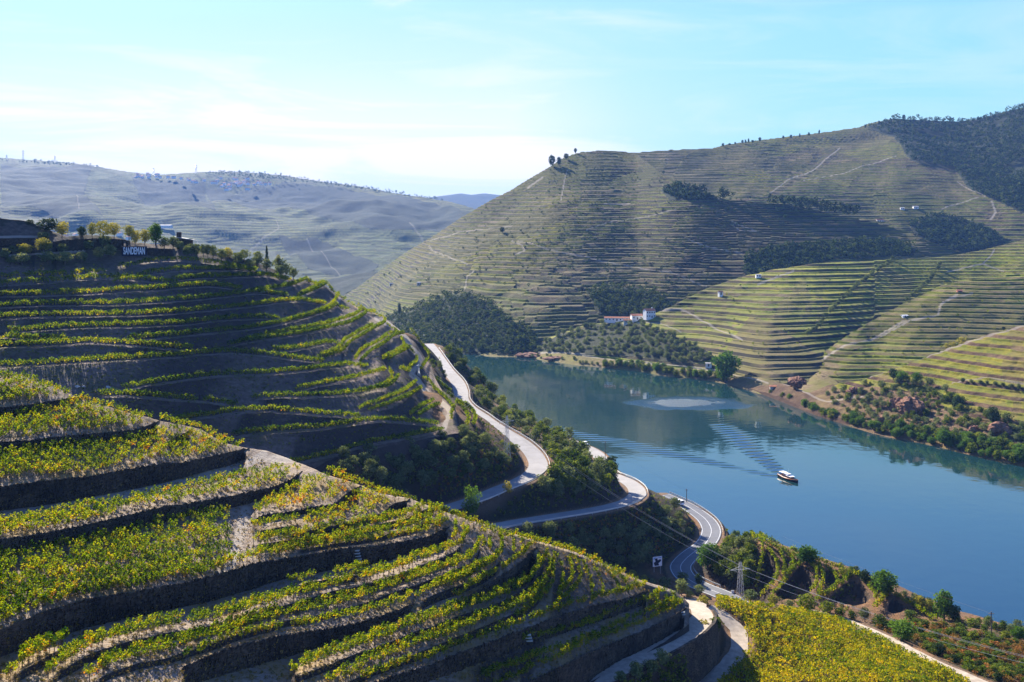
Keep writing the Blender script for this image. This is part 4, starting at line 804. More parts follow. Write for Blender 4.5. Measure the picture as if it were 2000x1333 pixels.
V, Q, T = tile(protoG, gv, RNG.uniform(0, 6, len(gv)), RNG.uniform(.85, 1.2, len(gv)), .2 * fbm(gv[:, 0], gv[:, 1], 12) + RNG.normal(0, .12, len(gv))); o = link('golden_vineyard', mesh_np('golden_vineyard', V, Q, M['vineY'], {'tint': T}, False)); tag(o, 'dense golden yellow vines covering the smooth slope beside the lower dirt track', 'vineyard', kind='stuff')
# trunks and stakes of the remaining near rows
b_ = MB(); b_.tube((0, 0, -.1), (.03, 0, .8), .035, .025, 4); b_.tube((.15, .05, 0), (.15, .05, 1.5), .02, .02, 4); Vt = np.array(b_.v); Qt = np.array([f for f in b_.f if len(f) == 4])
V, Q, T = tile([(Vt, Qt, np.zeros(len(Vt)))], VP[r0], VR[r0], np.ones(len(r0))); o = link('vine_stocks', mesh_np('vine_stocks', V, Q, M['bark'], None, False)); tag(o, 'thin brown vine stocks and stakes standing under the near spur vines', 'vine stocks', kind='stuff')
print('vines built', time.time() - T0)

# ------------------------------------------------------------------ trees and bushes
def protos(kind, m, n, seed, nc, nl, size, **kw):
    out = []
    for k in range(n): V, Q, T = crown(seed + k, nc, nl, size, **kw); out.append((V, Q, T, mesh_np('crown', V, Q, M[m], {'tint': T}, False)))
    return out
PT = {'olive': (protos('o', 'olive', 4, 100, 26, 900, .042, base=.2), [trunk_me('trunk', k, .28, .03) for k in range(3)]),
      'bush': (protos('b', 'bush', 4, 120, 22, 760, .048, base=.0), None),
      'obush': (protos('ob', 'olive', 3, 130, 22, 760, .045, base=.0), None),
      'ybush': (protos('yb', 'yellow', 3, 140, 20, 640, .048, base=.0), None),
      'rust': (protos('rb', 'rust', 3, 150, 10, 300, .055, base=.0, flat=.7), None),
      'willow': (protos('w', 'yellow', 3, 160, 26, 1300, .03, base=.16), [trunk_me('trunk', 9, .25, .02, 6)]),
      'green': (protos('g', 'green', 3, 170, 40, 2000, .036, base=.06), [trunk_me('trunk', 12, .2, .04)]),
      'dark': (protos('d', 'dark', 3, 180, 30, 1200, .042, base=.06), [trunk_me('trunk', 14, .2, .035)]),
      'cypress': (protos('c', 'dark', 1, 190, 22, 500, .06, base=.06, cone=1), [trunk_me('trunk', 15, .1, .03, 1)]),
      'poplar': (protos('p', 'green', 1, 195, 30, 1500, .03, base=.05), [trunk_me('trunk', 16, .2, .03)])}
NAME = {'olive': ('olive_tree', 'olive tree'), 'bush': ('bush', 'bush'), 'obush': ('bush', 'bush'), 'ybush': ('bush', 'bush'), 'rust': ('bush', 'bush'), 'willow': ('willow_tree', 'tree'), 'green': ('broadleaf_tree', 'tree'), 'dark': ('evergreen_tree', 'tree'), 'cypress': ('conifer_tree', 'conifer'), 'poplar': ('broadleaf_tree', 'tree')}
plants = []        # kind, position, width, height, label, group
def plant(kind, pos, wd, ht, label, group=None): plants.append((kind, tuple(pos), wd, ht, label, group))
def at(patch, px, py): return hitC([px], [py])[0] if patch == 'C' else patch.hit(np.array([px], float), np.array([py], float))[0]
def put(kind, patch, px, py, wpx, hpx, label, group=None):
    p = at(patch, px, py); k = p[1] / F; plant(kind, p - [0, 0, .15], wpx * k * 1.12, hpx * k * 1.1, label, group)
def scatter(poly, sp, rng, jit=.45):
    xs = [p[0] for p in poly]; ys = [p[1] for p in poly]; out = []
    for i, y in enumerate(np.arange(min(ys), max(ys), sp * .8)):
        for x in np.arange(min(xs) + (i % 2) * sp / 2, max(xs), sp):
            a, b = x + rng.uniform(-jit, jit) * sp, y + rng.uniform(-jit, jit) * sp
            if inpoly(a, b, poly): out.append((a, b))
    return out
def region(kinds, wts, patch, poly, sp, size, label, group, rng=RNG, hr=.85):
    pts = scatter(poly, sp, rng)
    if not pts: return
    px = np.array([p[0] for p in pts]); py = np.array([p[1] for p in pts]); G = hitC(px, py) if patch == 'C' else patch.hit(px, py)
    if patch == 'C':   # keep clear of roads
        ok = np.ones(len(G), bool)
        for r, wd in ((r1, 6.5), (r2, 6.5), (r3, 6.5), (k1, 4.4), (k2, 4.4), (k3, 3.6)): ok &= segdist(G[:, 0], G[:, 1], r)[0] > wd
        G = G[ok & (G[:, 2] > .3)]
    else: G = G[G[:, 2] > .4]
    for g in G:
        k = kinds[int(np.searchsorted(np.cumsum(wts), rng.uniform()))]; s_ = rng.uniform(*size); plant(k, g - [0, 0, .2], s_, s_ * hr * rng.uniform(.85, 1.15), label[k] if isinstance(label, dict) else label, group[k] if isinstance(group, dict) else group)
LBL = lambda tail: {k: v + ' ' + tail for k, v in dict(olive='grey green olive tree', bush='dark green scrub bush', obush='grey green wild olive bush', ybush='yellow green bush', rust='rust brown dry bush', willow='yellowish tree', green='leafy green tree', dark='dark green tree', cypress='dark conifer').items()}
GRP = lambda tail: {k: v + ' ' + tail for k, v in dict(olive='olive trees', bush='dark scrub bushes', obush='grey wild olive bushes', ybush='yellow green bushes', rust='rusty dry bushes', willow='yellowish trees', green='green trees', dark='dark trees', cypress='conifers').items()}
region(['olive', 'obush'], [.8, 1], 'C', [(640,905),(700,893),(760,880),(860,858),(935,842),(985,858),(1015,890),(1018,915),(985,935),(900,975),(870,985),(760,968),(700,945),(650,930)], 25, (4.2, 5.6), LBL('on the shaded slope inside the upper road bend'), GRP('on the slope inside the upper road bend'))
region(['bush'], [1], 'C', [(850,890),(1010,900),(1000,935),(900,975),(820,960)], 22, (1.6, 3.0), LBL('low on the dark bank above the upper road bend'), GRP('low on the bank above the upper road bend'))
region(['obush', 'bush', 'ybush', 'olive', 'rust'], [.42, .68, .86, .95, 1], 'C', [(862,655),(900,690),(950,740),(1010,785),(1080,822),(1110,850),(1180,900),(1200,935),(1195,960),(1120,1000),(1000,1012),(985,975),(1050,945),(1075,905),(1052,868),(1000,838),(950,812),(915,790),(910,765),(880,722),(855,690)], 13.5, (4.4, 7.2), LBL('between the upper road and the river'), GRP('between the upper road and the river'))
region(['bush', 'obush', 'ybush'], [.5, .85, 1], 'C', [(1110,833),(1185,868),(1250,905),(1330,960),(1400,1003),(1440,1030),(1425,1040),(1330,978),(1262,955),(1240,932),(1200,920),(1190,900),(1165,872),(1120,850)], 12, (3.4, 5.6), LBL('on the river edge below the middle road'), GRP('on the river edge below the middle road'))
region(['olive', 'obush', 'rust', 'ybush'], [.5, .78, .93, 1], 'C', [(985,1036),(1100,1014),(1200,1000),(1252,984),(1262,965),(1300,982),(1360,1012),(1374,1042),(1340,1072),(1300,1095),(1268,1085),(1255,1120),(1150,1088),(1060,1060)], 22, (3.8, 5.8), LBL('on the dark spur between the middle and lower roads'), GRP('on the spur between the middle and lower roads'))
region(['bush', 'obush', 'green'], [.55, .85, 1], 'C', [(1404,1046),(1440,1022),(1470,1045),(1478,1080),(1470,1110),(1462,1150),(1420,1140),(1396,1118),(1380,1098),(1392,1072)], 14, (3.4, 5.4), LBL('on the bank beside the lower road and the lattice pylon'), GRP('beside the lower road and the lattice pylon'))
region(['bush', 'obush', 'rust'], [.6, .85, 1], 'C', [(880,1003),(960,985),(1040,955),(1078,925),(1090,940),(1065,965),(985,1000),(968,1018),(940,1012)], 9, (1.8, 3.4), LBL('on the bank directly under the upper road'), GRP('on the bank under the upper road'))
region(['bush', 'obush'], [.5, 1], 'C', [(836,690),(850,700),(868,730),(892,760),(896,790),(880,780),(852,745),(840,718)], 13, (2.2, 3.6), LBL('on the bank between the hill path and the upper road'), GRP('between the hill path and the upper road'))
region(['rust', 'bush', 'ybush'], [.42, .72, 1], 'C', [(1700,1210),(1780,1216),(1860,1228),(1940,1245),(2010,1262),(2010,1345),(1925,1335),(1860,1300),(1790,1268),(1740,1245),(1690,1222)], 11, (1.8, 3.6), LBL('on the brown slope at the lower right'), GRP('on the brown slope at the lower right'), hr=.55)
region(['bush', 'dark'], [.6, 1], 'C', [(1740,1225),(1800,1262),(1870,1300),(1940,1335),(1990,1345),(1960,1320),(1880,1285),(1800,1245)], 20, (2.2, 3.4), LBL('in the dark ditch beside the straight dirt track'), GRP('in the ditch beside the straight dirt track'))
region(['bush', 'obush', 'ybush'], [.5, .75, 1], 'C', [(1560,1080),(1640,1108),(1700,1128),(1780,1168),(1880,1210),(2010,1232),(2010,1250),(1900,1232),(1800,1190),(1700,1145),(1600,1105)], 15, (2.0, 3.6), LBL('along the crest above the water at the lower right'), GRP('along the crest above the water at the lower right'))
region(['ybush', 'obush'], [.5, 1], 'C', [(1100,1070),(1160,1090),(1250,1130),(1300,1150),(1300,1160),(1240,1140),(1140,1100)], 16, (2.2, 3.4), LBL('just behind the crest of the walled spur'), GRP('just behind the crest of the walled spur'))
# far bank: shoreline trees, scrub on the rocks, the olive grove by the farm
region(['green', 'bush', 'ybush'], [.35, .75, 1], FD, [(1180,712),(1240,714),(1300,722),(1360,730),(1420,742),(1430,752),(1352,742),(1260,729),(1180,720)], 9, (5.0, 8.5), LBL('on the far shore below the railway line'), GRP('on the far shore below the railway line'), hr=.9)
region(['olive', 'obush', 'dark'], [.6, .9, 1], FD, oliveG8, 10.5, (5.2, 7.6), LBL('in the grove below the white farm'), GRP('in the grove below the white farm'))
region(['bush', 'green', 'ybush', 'obush'], [.5, .62, .78, 1], FC, [(1470,765),(1530,775),(1597,800),(1650,812),(1702,828),(1765,838),(1825,848),(1895,860),(1958,870),(2010,880),(2010,912),(1958,902),(1895,888),(1825,869),(1765,858),(1702,847),(1650,828),(1597,814),(1524,779)], 11, (4.0, 7.6), LBL('at the foot of the rocky right bank'), GRP('at the foot of the rocky right bank'))
region(['bush', 'obush', 'rust', 'ybush'], [.4, .7, .9, 1], FC, [(1600,770),(1700,750),(1800,745),(1860,770),(1900,800),(2010,830),(2010,880),(1900,860),(1760,838),(1640,808)], 13.5, (3.0, 6.5), LBL('among the rocks of the right bank'), GRP('among the rocks of the right bank'))
region(['bush', 'obush'], [.5, 1], FD, [(925,680),(1000,684),(1060,694),(1160,706),(1180,716),(1060,704),(985,694),(930,691)], 11, (3.0, 5.0), LBL('on the far shore by the small brown headland'), GRP('on the far shore by the brown headland'))
for pts, P_, sp in (([(1745,510),(1700,540),(1660,575),(1620,612),(1600,640),(1575,655)], FD, 7), ([(1835,520),(1812,555),(1780,580),(1760,610),(1750,625)], FD, 8), ([(1880,748),(1930,752),(1990,760)], FC, 14)):
    q = np.array(pts, float); sx = spline(np.c_[q, 0 * q[:, 0]], sp)[:, :2]
    for a, b in sx:
        for r_ in range(2): put('olive', P_, a + RNG.uniform(-3, 3), b + RNG.uniform(-2, 2), RNG.uniform(8, 11), RNG.uniform(7, 9.5), 'dark olive tree in the lines edging the terraced fields across the river', 'olive trees in lines edging the far fields')
# single trees
SB = 'on the slope left of the lettered sign'
for k, px, py, a, b, lab in [('dark',94,452,40,22,'broad dark green tree on the skyline above the upper left wall'),('dark',58,440,15,10,'small dark round bush on the far left skyline'),('willow',121,465,34,28,'yellowish willow at the left end of the upper tree row'),('dark',160,463,20,18,'dark rounded tree between the yellow willows'),
    ('willow',180,466,22,27,'left tree of the big yellow green clump above the long wall'),('willow',202,467,34,31,'tallest tree of the yellow green clump above the long wall'),('willow',223,466,26,27,'right tree of the yellow green clump above the long wall'),('willow',252,468,27,25,'airy yellow green tree standing alone right of the clump'),('willow',264,480,26,26,'bright yellow willow left half above the lettered sign'),('willow',283,480,27,28,'bright yellow willow right half above the lettered sign'),
    ('green',304,476,28,34,'tall deep green tree right of the yellow willows'),('willow',85,495,41,26,'large yellow green tree below the upper left wall'),('willow',49,498,33,19,'yellow green tree near the left edge of the terraces'),('olive',85,470,26,15,'grey olive above the large yellow green tree')]:
    put(k, PB, px, py, a * 1.12, b * 1.12, lab)
for px, py, a, b in [(173,491,20,16),(204,486,28,19),(121,497,20,16),(24,497,17,13),(9,509,16,18),(21,517,20,12),(43,518,30,18),(93,517,30,20),(127,518,33,20),(160,514,24,17),(193,510,20,21),(214,506,27,21)]: put('olive', PB, px, py, a * 1.25, b * 1.3, 'round grey green olive tree on the slope left of the lettered sign', 'olive trees left of the lettered sign')
for px, py, a, b in [(321,487,24,18),(338,486,18,18),(350,490,22,15),(365,504,20,18),(374,500,18,18),(384,503,17,20),(397,502,16,19),(406,504,14,20),(416,505,15,20),(433,510,20,18),(465,517,26,18),(477,510,22,17),(503,512,20,16),(487,524,20,14),(503,520,22,15),(521,531,20,19),(545,527,24,18),(547,541,22,17),(559,543,22,22),(573,546,18,17)]: put('olive', PB, px, py, a * 1.2, b * 1.3, 'round olive tree on the crest right of the lettered sign', 'olive trees on the crest right of the lettered sign')
for k, P_, px, py, a, b, lab in [('willow',PB,445,508,28,24,'yellow green tree rising behind the crest olives'),('cypress',PB,521,512,11,30,'slender dark conifer on the crest'),('willow',PB,543,516,10,18,'small pale pointed tree right of the conifer'),('ybush',PB,501,525,9,8,'small yellow bush under the crest olives'),('dark',PB,604,553,10,10,'small dark bush on the skyline shoulder of the vineyard'),
    ('poplar','C',920,1014,44,62,'pale leafy tree standing alone below the upper road'),('dark','C',1192,926,34,34,'dark olive hiding the middle road between its two visible stretches'),('ybush','C',992,964,20,24,'bright yellow broom on the verge of the upper road'),('dark','C',1024,786,19,26,'dark lone tree rising above the riverside scrub'),
    ('olive','C',1298,1154,32,26,'olive left of the track junction'),('olive','C',1331,1163,34,30,'largest olive at the track junction'),('obush','C',1334,1136,30,18,'grey twiggy bush beside the lower road'),('olive','C',1346,1170,20,18,'smallest olive at the track junction'),('olive','C',1366,1161,26,18,'olive between the track junction and the lower road'),('dark','C',1364,1143,18,22,'dark small tree on the lower road kerb'),
    ('olive','C',1466,1177,36,24,'wide olive at the foot of the lattice pylon'),('ybush','C',1374,1180,26,17,'yellow bush at the top corner of the golden vineyard'),('ybush','C',1510,1181,30,19,'yellow bush above the edge of the golden vineyard'),('obush','C',1542,1187,22,16,'grey bush left of the big round bush'),('bush','C',1574,1192,44,31,'big round dark bush on the edge of the golden vineyard'),('bush','C',1616,1196,32,22,'dark round bush right of the biggest one'),
    ('bush','C',1641,1204,27,19,'third dark bush of the hedge line'),('bush','C',1664,1210,20,17,'small dark bush in the hedge line'),('olive','C',1689,1215,27,27,'upright grey bush at the end of the hedge line'),('bush','C',1719,1227,37,26,'dark spreading bush beside the straight track'),('bush','C',1778,1207,31,15,'low bush on the riverside crest path'),('green','C',1762,1249,54,36,'big yellowish green bush on the brown slope'),
    ('green','C',1576,1102,50,34,'spreading green tree on the riverside crest'),('green','C',1727,1160,54,44,'big dark green tree over the water below the terraced spur'),('dark','C',1689,1138,25,24,'dark tree left of the big riverside tree'),('ybush','C',1652,1126,34,16,'yellow green bush on the riverside crest'),('ybush','C',1796,1188,27,24,'bright yellow green tree left of the tallest riverside tree'),('ybush','C',1815,1194,25,23,'second yellow green tree by the tallest riverside tree'),
    ('green','C',1844,1210,42,55,'tallest green tree at the water edge'),('dark','C',1864,1216,29,34,'dark tree at the right foot of the tallest riverside tree'),('bush','C',1901,1227,37,18,'wide green bush left of the last wooden pole'),('bush','C',1965,1248,24,16,'low bush right of the last wooden pole'),('green','C',1990,1250,32,25,'green tree cut by the right edge of the view'),
    ('green','C',1382,1112,50,48,'dense bright green tree beside the guardrail of the lower road'),
    ('olive','C',1212,1333,30,22,'leftmost olive along the wall of the dirt track'),('olive','C',1242,1330,35,36,'tallest olive along the wall of the dirt track'),('olive','C',1272,1318,37,30,'third olive along the wall of the dirt track'),('obush','C',1294,1294,36,26,'grey bush along the wall of the dirt track'),('olive','C',1343,1267,32,27,'round olive where the dirt track starts to bend'),('ybush','C',1376,1240,34,28,'yellow green bush inside the dirt track bend'),('bush','C',1396,1232,30,28,'dark bush at the tip between the two dirt tracks'),
    ('green',FC,1418,746,60,56,'huge bright green plane tree standing alone on the far shore'),
    ('dark',FE,981,455,11,11,'lone dark tree by the path on the big hill'),('dark',FE,1218,455,7,8,'lone dark tree in the middle of the big hill'),('dark',FE,1124,300,7,10,'pointed tree on the summit of the big hill'),('dark',FE,1078,326,16,22,'tall eucalyptus left of the summit'),('dark',FE,1092,324,12,17,'second eucalyptus left of the summit'),('dark',FE,1106,312,12,12,'eucalyptus nearest the summit'),
    ('dark',FE,780,618,8,26,'tall dark poplar on the foot of the big hill'),('bush',FB,1870,618,6,6,'small pale bush among the right hand terraces'),('ybush',FB,1880,678,26,20,'yellow green bush in the shaded gully on the right'),('ybush',FB,1862,684,18,16,'small yellow bush in the shaded gully on the right'),('ybush',FB,1850,682,14,12,'tiny yellow bush in the shaded gully on the right'),('dark',FB,1960,645,8,7,'lone dark bush high on the right hand terraces'),
    ('green',FC,1760,745,30,20,'bright green tree on the shelf above the rocky bank'),('green',FC,1790,748,22,20,'green tree on the shelf above the rocky bank, right one'),('dark',FC,1745,742,20,22,'dark tree on the shelf above the rocky bank'),('dark',FC,1940,828,34,32,'largest dark bush above the rocks on the right'),('dark',FC,1870,800,28,26,'dark bush left of the largest one above the rocks'),('green',FC,1845,870,34,30,'yellow green tree leaning over the water on the right')]:
    if P_ is FC and px == 1418: P_ = FD
    put(k, P_, px, py, a, b, lab)
for i, (px, py) in enumerate([(1412,285),(1425,283),(1436,281),(1450,279),(1456,279),(1462,278),(1470,277),(1484,275),(1530,270),(1545,269),(1562,267),(1580,264),(1600,261),(1690,249),(1900,236),(1910,234),(1916,233),(1922,232)]):
    put('dark', FR, px, py + 2, RNG.uniform(4, 7), RNG.uniform(5, 9), 'small dark tree on the skyline of the long back ridge', 'trees on the skyline of the back ridge')
cnt = {}; left = []
order = sorted(plants, key=lambda p: -p[3] / p[1][1])
for k, pos, wd, ht, lab, grp in order:
    nm, cat = NAME[k]; cnt[nm] = cnt.get(nm, 0) + 1
    if cnt[nm] > 300: left.append((k, pos, wd, ht)); continue
    pr, tr = PT[k]; i = RNG.integers(0, len(pr)); rz = RNG.uniform(0, 6.28)
    if tr and ht / pos[1] * F > 9:
        e = empty(nm, pos, rz); e.scale = (wd, wd, ht); tag(e, lab, cat, grp); link('crown', pr[i][3], e); link('trunk', tr[int(RNG.integers(0, len(tr)))], e)
    else:
        e = link(nm, pr[i][3], None, pos, rz); e.scale = (wd, wd, ht); tag(e, lab, cat, grp)
print('plants', cnt, 'left', len(left), time.time() - T0)
if left:
    for mk in ('olive', 'bush', 'yellow', 'rust'):
        sel = [q for q in left if {'olive': 'olive', 'obush': 'olive', 'bush': 'bush', 'ybush': 'yellow', 'rust': 'rust'}.get(q[0]) == mk]
        if not sel: continue
        pr = [p[:3] for p in PT[{'olive': 'obush', 'bush': 'bush', 'yellow': 'ybush', 'rust': 'rust'}[mk]][0]]
        V, Q, T = tile(pr, [q[1] for q in sel], RNG.uniform(0, 6, len(sel)), np.array([(q[2], q[2], q[3]) for q in sel])); o = link('scrub', mesh_np('scrub', V, Q, M[mk], {'tint': T}, False)); tag(o, {'olive': 'low grey green scrub', 'bush': 'low dark scrub', 'yellow': 'low yellow green scrub', 'rust': 'low rusty scrub'}[mk] + ' scattered over the river banks', 'scrub', kind='stuff')
# low scrub over the near slopes, woods on the far hills
tuft = [crown(300 + k, 4, 44, .12, base=.0)[:3] for k in range(5)]
def cover(name, label, patch, polys, sp, size, m, hr=.8, kindm=None):
    pts = [p for pl in polys for p in scatter(pl, sp, RNG, .7)]
    px = np.array([p[0] for p in pts]); py = np.array([p[1] for p in pts]); G = hitC(px, py) if patch == 'C' else patch.hit(px, py); ok = G[:, 2] > .5
    if patch == 'C':
        for r, wd in ((r1, 5.0), (r2, 5.0), (r3, 5.0), (k1, 3.2), (k2, 3.2), (k3, 2.6)): ok &= segdist(G[:, 0], G[:, 1], r)[0] > wd
        ok &= fbm(G[:, 0], G[:, 1], 10) > -.25
    if name == 'woodland': ok &= fbm(G[:, 0], G[:, 1], 250 if patch is FL else 70, 4) > -.42
    G = G[ok]; s_ = size[0] + (size[1] - size[0]) * RNG.beta(1.2, 1.8, len(G)); V, Q, T = tile(tuft, G - [0, 0, .1], RNG.uniform(0, 6, len(G)), np.stack([s_, s_, s_ * hr * RNG.uniform(.7, 1.4, len(G))], -1), RNG.normal(0, .26, len(G)))
    o = link(name, mesh_np(name, V, Q, M[m], {'tint': T}, False)); tag(o, label, 'woodland' if name == 'woodland' else 'undergrowth', kind='stuff'); return len(G)
slopeC = [(850,650),(900,690),(950,740),(1010,790),(1080,828),(1110,850),(1180,895),(1250,930),(1330,980),(1400,1020),(1480,1060),(1480,1150),(1400,1120),(1340,1080),(1280,1110),(1150,1090),(1000,1045),(870,1000),(640,925),(700,890),(860,855),(935,840),(890,780),(850,720)]
n1 = cover('undergrowth', 'low dark undergrowth on the slopes around the winding road', 'C', [slopeC], 7.5, (.8, 1.9), 'bush')
n2 = cover('dry_grass', 'tufts of dry rusty grass on the lower right slope and road banks', 'C', [[(1690,1215),(1780,1212),(2010,1255),(2010,1350),(1950,1345),(1860,1300)], [(1000,1030),(1250,985),(1360,1020),(1300,1090),(1150,1080)], [(880,880),(1015,890),(980,940),(850,970)]], 8, (.9, 1.8), 'rust', .6)
pine = [crown(320 + k, 6, 42, .14, base=.05)[:3] for k in range(4)]
n2 = cover('undergrowth', 'weeds and brambles on the steep bank between the two dirt tracks', 'C', [[(1180,1345),(1260,1300),(1340,1258),(1385,1225),(1405,1240),(1415,1285),(1375,1325),(1350,1350)]], 6.5, (.5, 1.3), 'bush', .7)
n2 = cover('undergrowth', 'low green and yellow weeds over the riverside spur and its banks', 'C', [[(1440,1035),(1600,1100),(1800,1180),(2010,1240),(2010,1262),(1850,1225),(1700,1212),(1560,1192),(1470,1178)]], 7.5, (.7, 1.6), 'bush', .5)
tuft_ = tuft; tuft = pine
for nm, lab, P_, pl, sp, sz in (('woodland', 'dark wooded slope at the foot of the big hill above the far shore', FE, [woods['G1'], woods['G2']], 5.0, (4, 8)), ('woodland', 'narrow belt of dark wood below the big hill', FE, [woods['G3'], woods['G4'], woods['G5']], 4.6, (6, 9)),
      ('woodland', 'dark pine forest on the upper right ridge and its gully', FR, [woods['G6'], woods['G7']], 5.0, (6, 11)), ('woodland', 'hazy trees on the skyline of the distant left hills', FL, [[(0,309),(140,319),(200,328),(200,332),(0,314)], [(400,336),(470,335),(550,342),(640,356),(700,363),(840,387),(880,395),(840,391),(640,361),(400,341)]], 4.2, (7, 14))):
    n1 = cover(nm, lab, P_, pl, sp, sz, 'woods')
n1 = cover('woodland', 'scattered trees and hedges over the big hill and the far slopes', FE, [[(700,560),(1100,310),(1180,298),(1500,400),(1850,495),(1500,530),(1300,620),(1000,560),(760,640)]], 19, (2, 6), 'dark')
n1 = cover('woodland', 'bushes dotted over the right hand terraces', FB, [[(1560,740),(1700,640),(1850,570),(2000,540),(2000,640),(1850,690),(1700,740)]], 24, (1.6, 3.4), 'bush')
n1 = cover('woodland', 'bushes and hedges dotted over the yellow terraces', FD, [[(1300,600),(1500,535),(1750,510),(1950,490),(2000,520),(1700,600),(1500,720),(1420,700)]], 26, (1.6, 3.2), 'bush')
tuft = tuft_
n1 = cover('dry_grass', 'tufts of dry yellow grass and weeds between the near vine rows', PA, [[(-20,740),(150,790),(300,825),(480,885),(600,925),(870,1010),(1130,1092),(1330,1180),(1250,1230),(1050,1330),(-20,1345)]], 7.0, (.25, .75), 'grass', .6)
n1 = cover('dry_grass', 'dark weeds and grass on the banks of the middle hillside', PB, [[(-20,500),(560,545),(700,610),(860,780),(860,840),(640,890),(460,870),(300,815),(-20,720)]], 7.5, (.4, 1.2), 'bush', .5)
print('cover', time.time() - T0)
#@@BUILT

# ------------------------------------------------------------------ retaining walls
def wall(name, patch, top, bot, label, cat='wall', group=None, off=.28, x1=None, depth=.5):
    a, b = Ln(top, 5), Ln(bot, 5); xs = np.arange(max(a.x0, -58), min(a.x1, x1 or a.x1) + .1, 2.5); yt = a(xs); yb = np.maximum(b(xs), yt + 1.5)
    G = patch.hit(xs, yt - .6); D = G[:, 1] - off; rng = np.random.default_rng(int(top[0][0]) + 77)
    hb = P3(xs, yb + 2, D); ht = P3(xs, yt, D); ht[:, 2] += .12; n = 7; V = []; k = np.linspace(0, 1, n)
    for i in range(len(xs)):
        for t in k:
            p = hb[i] * (1 - t) + ht[i] * t; p = p + [rng.normal(0, .03), rng.normal(0, .13) - .22 * (1 - t), 0]; V.append(p)
        q = ht[i] + [0, 0, rng.normal(0, .09)]; V.append(q); V.append(q + [0, depth * .6, rng.normal(.02, .05)]); V.append(q + [0, depth + .5, -.35])
    m = mesh_np('dry_stone_wall', np.array(V), gridq(len(xs), n + 3), M['stone'], None, False); o = link(name, m); return tag(o, label, cat, group)
for nm, a, b in WALL_A: wall('retaining_wall', PA, a, b, 'dark dry stone ' + nm, group='dry stone terrace walls on the near spur')
for (a, b), lb in zip(WALL_B, ('grey stone wall at the upper left edge of the middle hillside', 'long dark stone wall under the row of yellow green willows', 'low stone wall carrying the lettered sign')): wall('retaining_wall', PB, a, b, lb)

# ------------------------------------------------------------------ roads, tracks, markings, guardrails
def offs(r, o):
    t = np.gradient(r[:, :2], axis=0); t /= np.linalg.norm(t, axis=1)[:, None]; q = r.copy(); q[:, 0] += -t[:, 1] * o; q[:, 1] += t[:, 0] * o; return q
def ribbon(name, r, a, b, m, dz, nx=5, edge=0):
    rows_ = [offs(r, o_) for o_ in np.linspace(a, b, nx)]; V = np.stack(rows_, 1); V[..., 2] += dz
    if edge: V[:, 0, :2] += RNG.normal(0, edge, (len(r), 2)); V[:, -1, :2] += RNG.normal(0, edge, (len(r), 2))
    return structure(link(name, mesh_np(name, V, gridq(len(r), nx, True), m)))
ribbon('upper_road', r1, -3.2, 3.2, M['asphalt'], .05); ribbon('middle_road', r2, -3.1, 3.1, M['asphalt'], .05); ribbon('lower_road', r3, -3.6, 3.6, M['darkasphalt'], .05)
for q in (-3.2, 3.2, 0): ribbon('road_marking', r3, q - .08, q + .08, M['paint'], .08, 2)
for k_, wd in ((k1, 2.0), (k2, 1.6), (k3, 1.3)): ribbon('dirt_track', k_, -wd, wd, M['dirt'], .02, 6, .15)
def guardrail(r, o_, i0, i1, label):
    q = offs(r, o_)[i0:i1]; t = empty('guardrail', q[len(q) // 2]); tag(t, label, 'guardrail', None); base = np.array(q[len(q) // 2])
    V = []
    for p in q: V += [p - base + [0, 0, .42], p - base + [0, 0, .78], p - base + [.05, .12, .80], p - base + [.05, .12, .42]]
    link('rail', mesh_np('rail', np.array(V), gridq(len(q), 4), M['steel'], None, False), t)
    pm = MB(); pm.box((0, .1, .3), (.14, .14, .9)); pme = pm.me('post', M['steel'])
    for p in q[::3][:99]: link('post', pme, t, tuple(p - base))
guardrail(r1, 3.7, 8, len(r1) - 4, 'long pale guardrail along the river side of the upper road'); guardrail(r2, -3.6, 3, int(len(r2) * .62), 'pale guardrail round the outer edge of the middle road bend'); guardrail(r3, 4.0, 0, int(len(r3) * .42), 'guardrail above the water where the lower road comes in'); guardrail(r3, 4.1, int(len(r3) * .58), len(r3) - 6, 'guardrail on the outer edge of the lower road under the green tree')

def sidewall(r, o_, i0, i1, dep, label):
    q = offs(r, o_)[i0:i1]; rng = np.random.default_rng(9); q2 = offs(r, o_ - .5)[i0:i1]; V = []; n = 8
    for a, b in zip(q, q2):
        V += [a + [0, 0, .05], a + [0, 0, .45 + rng.normal(0, .06)], b + [0, 0, .42 + rng.normal(0, .06)]]
        for k in range(n): t = (k + 1) / n; V.append(b + (b - a) * (t * 1.1) + [rng.normal(0, .08), rng.normal(0, .08), .42 - dep * t])
    o = link('retaining_wall', mesh_np('dry_stone_wall', np.array(V), gridq(len(q), n + 3, True), M['stone'], None, False)); tag(o, label, 'wall')
sidewall(k1, -2.2, 4, int(len(k1) * .82), 7, 'stone wall holding up the outer edge of the bending dirt track')
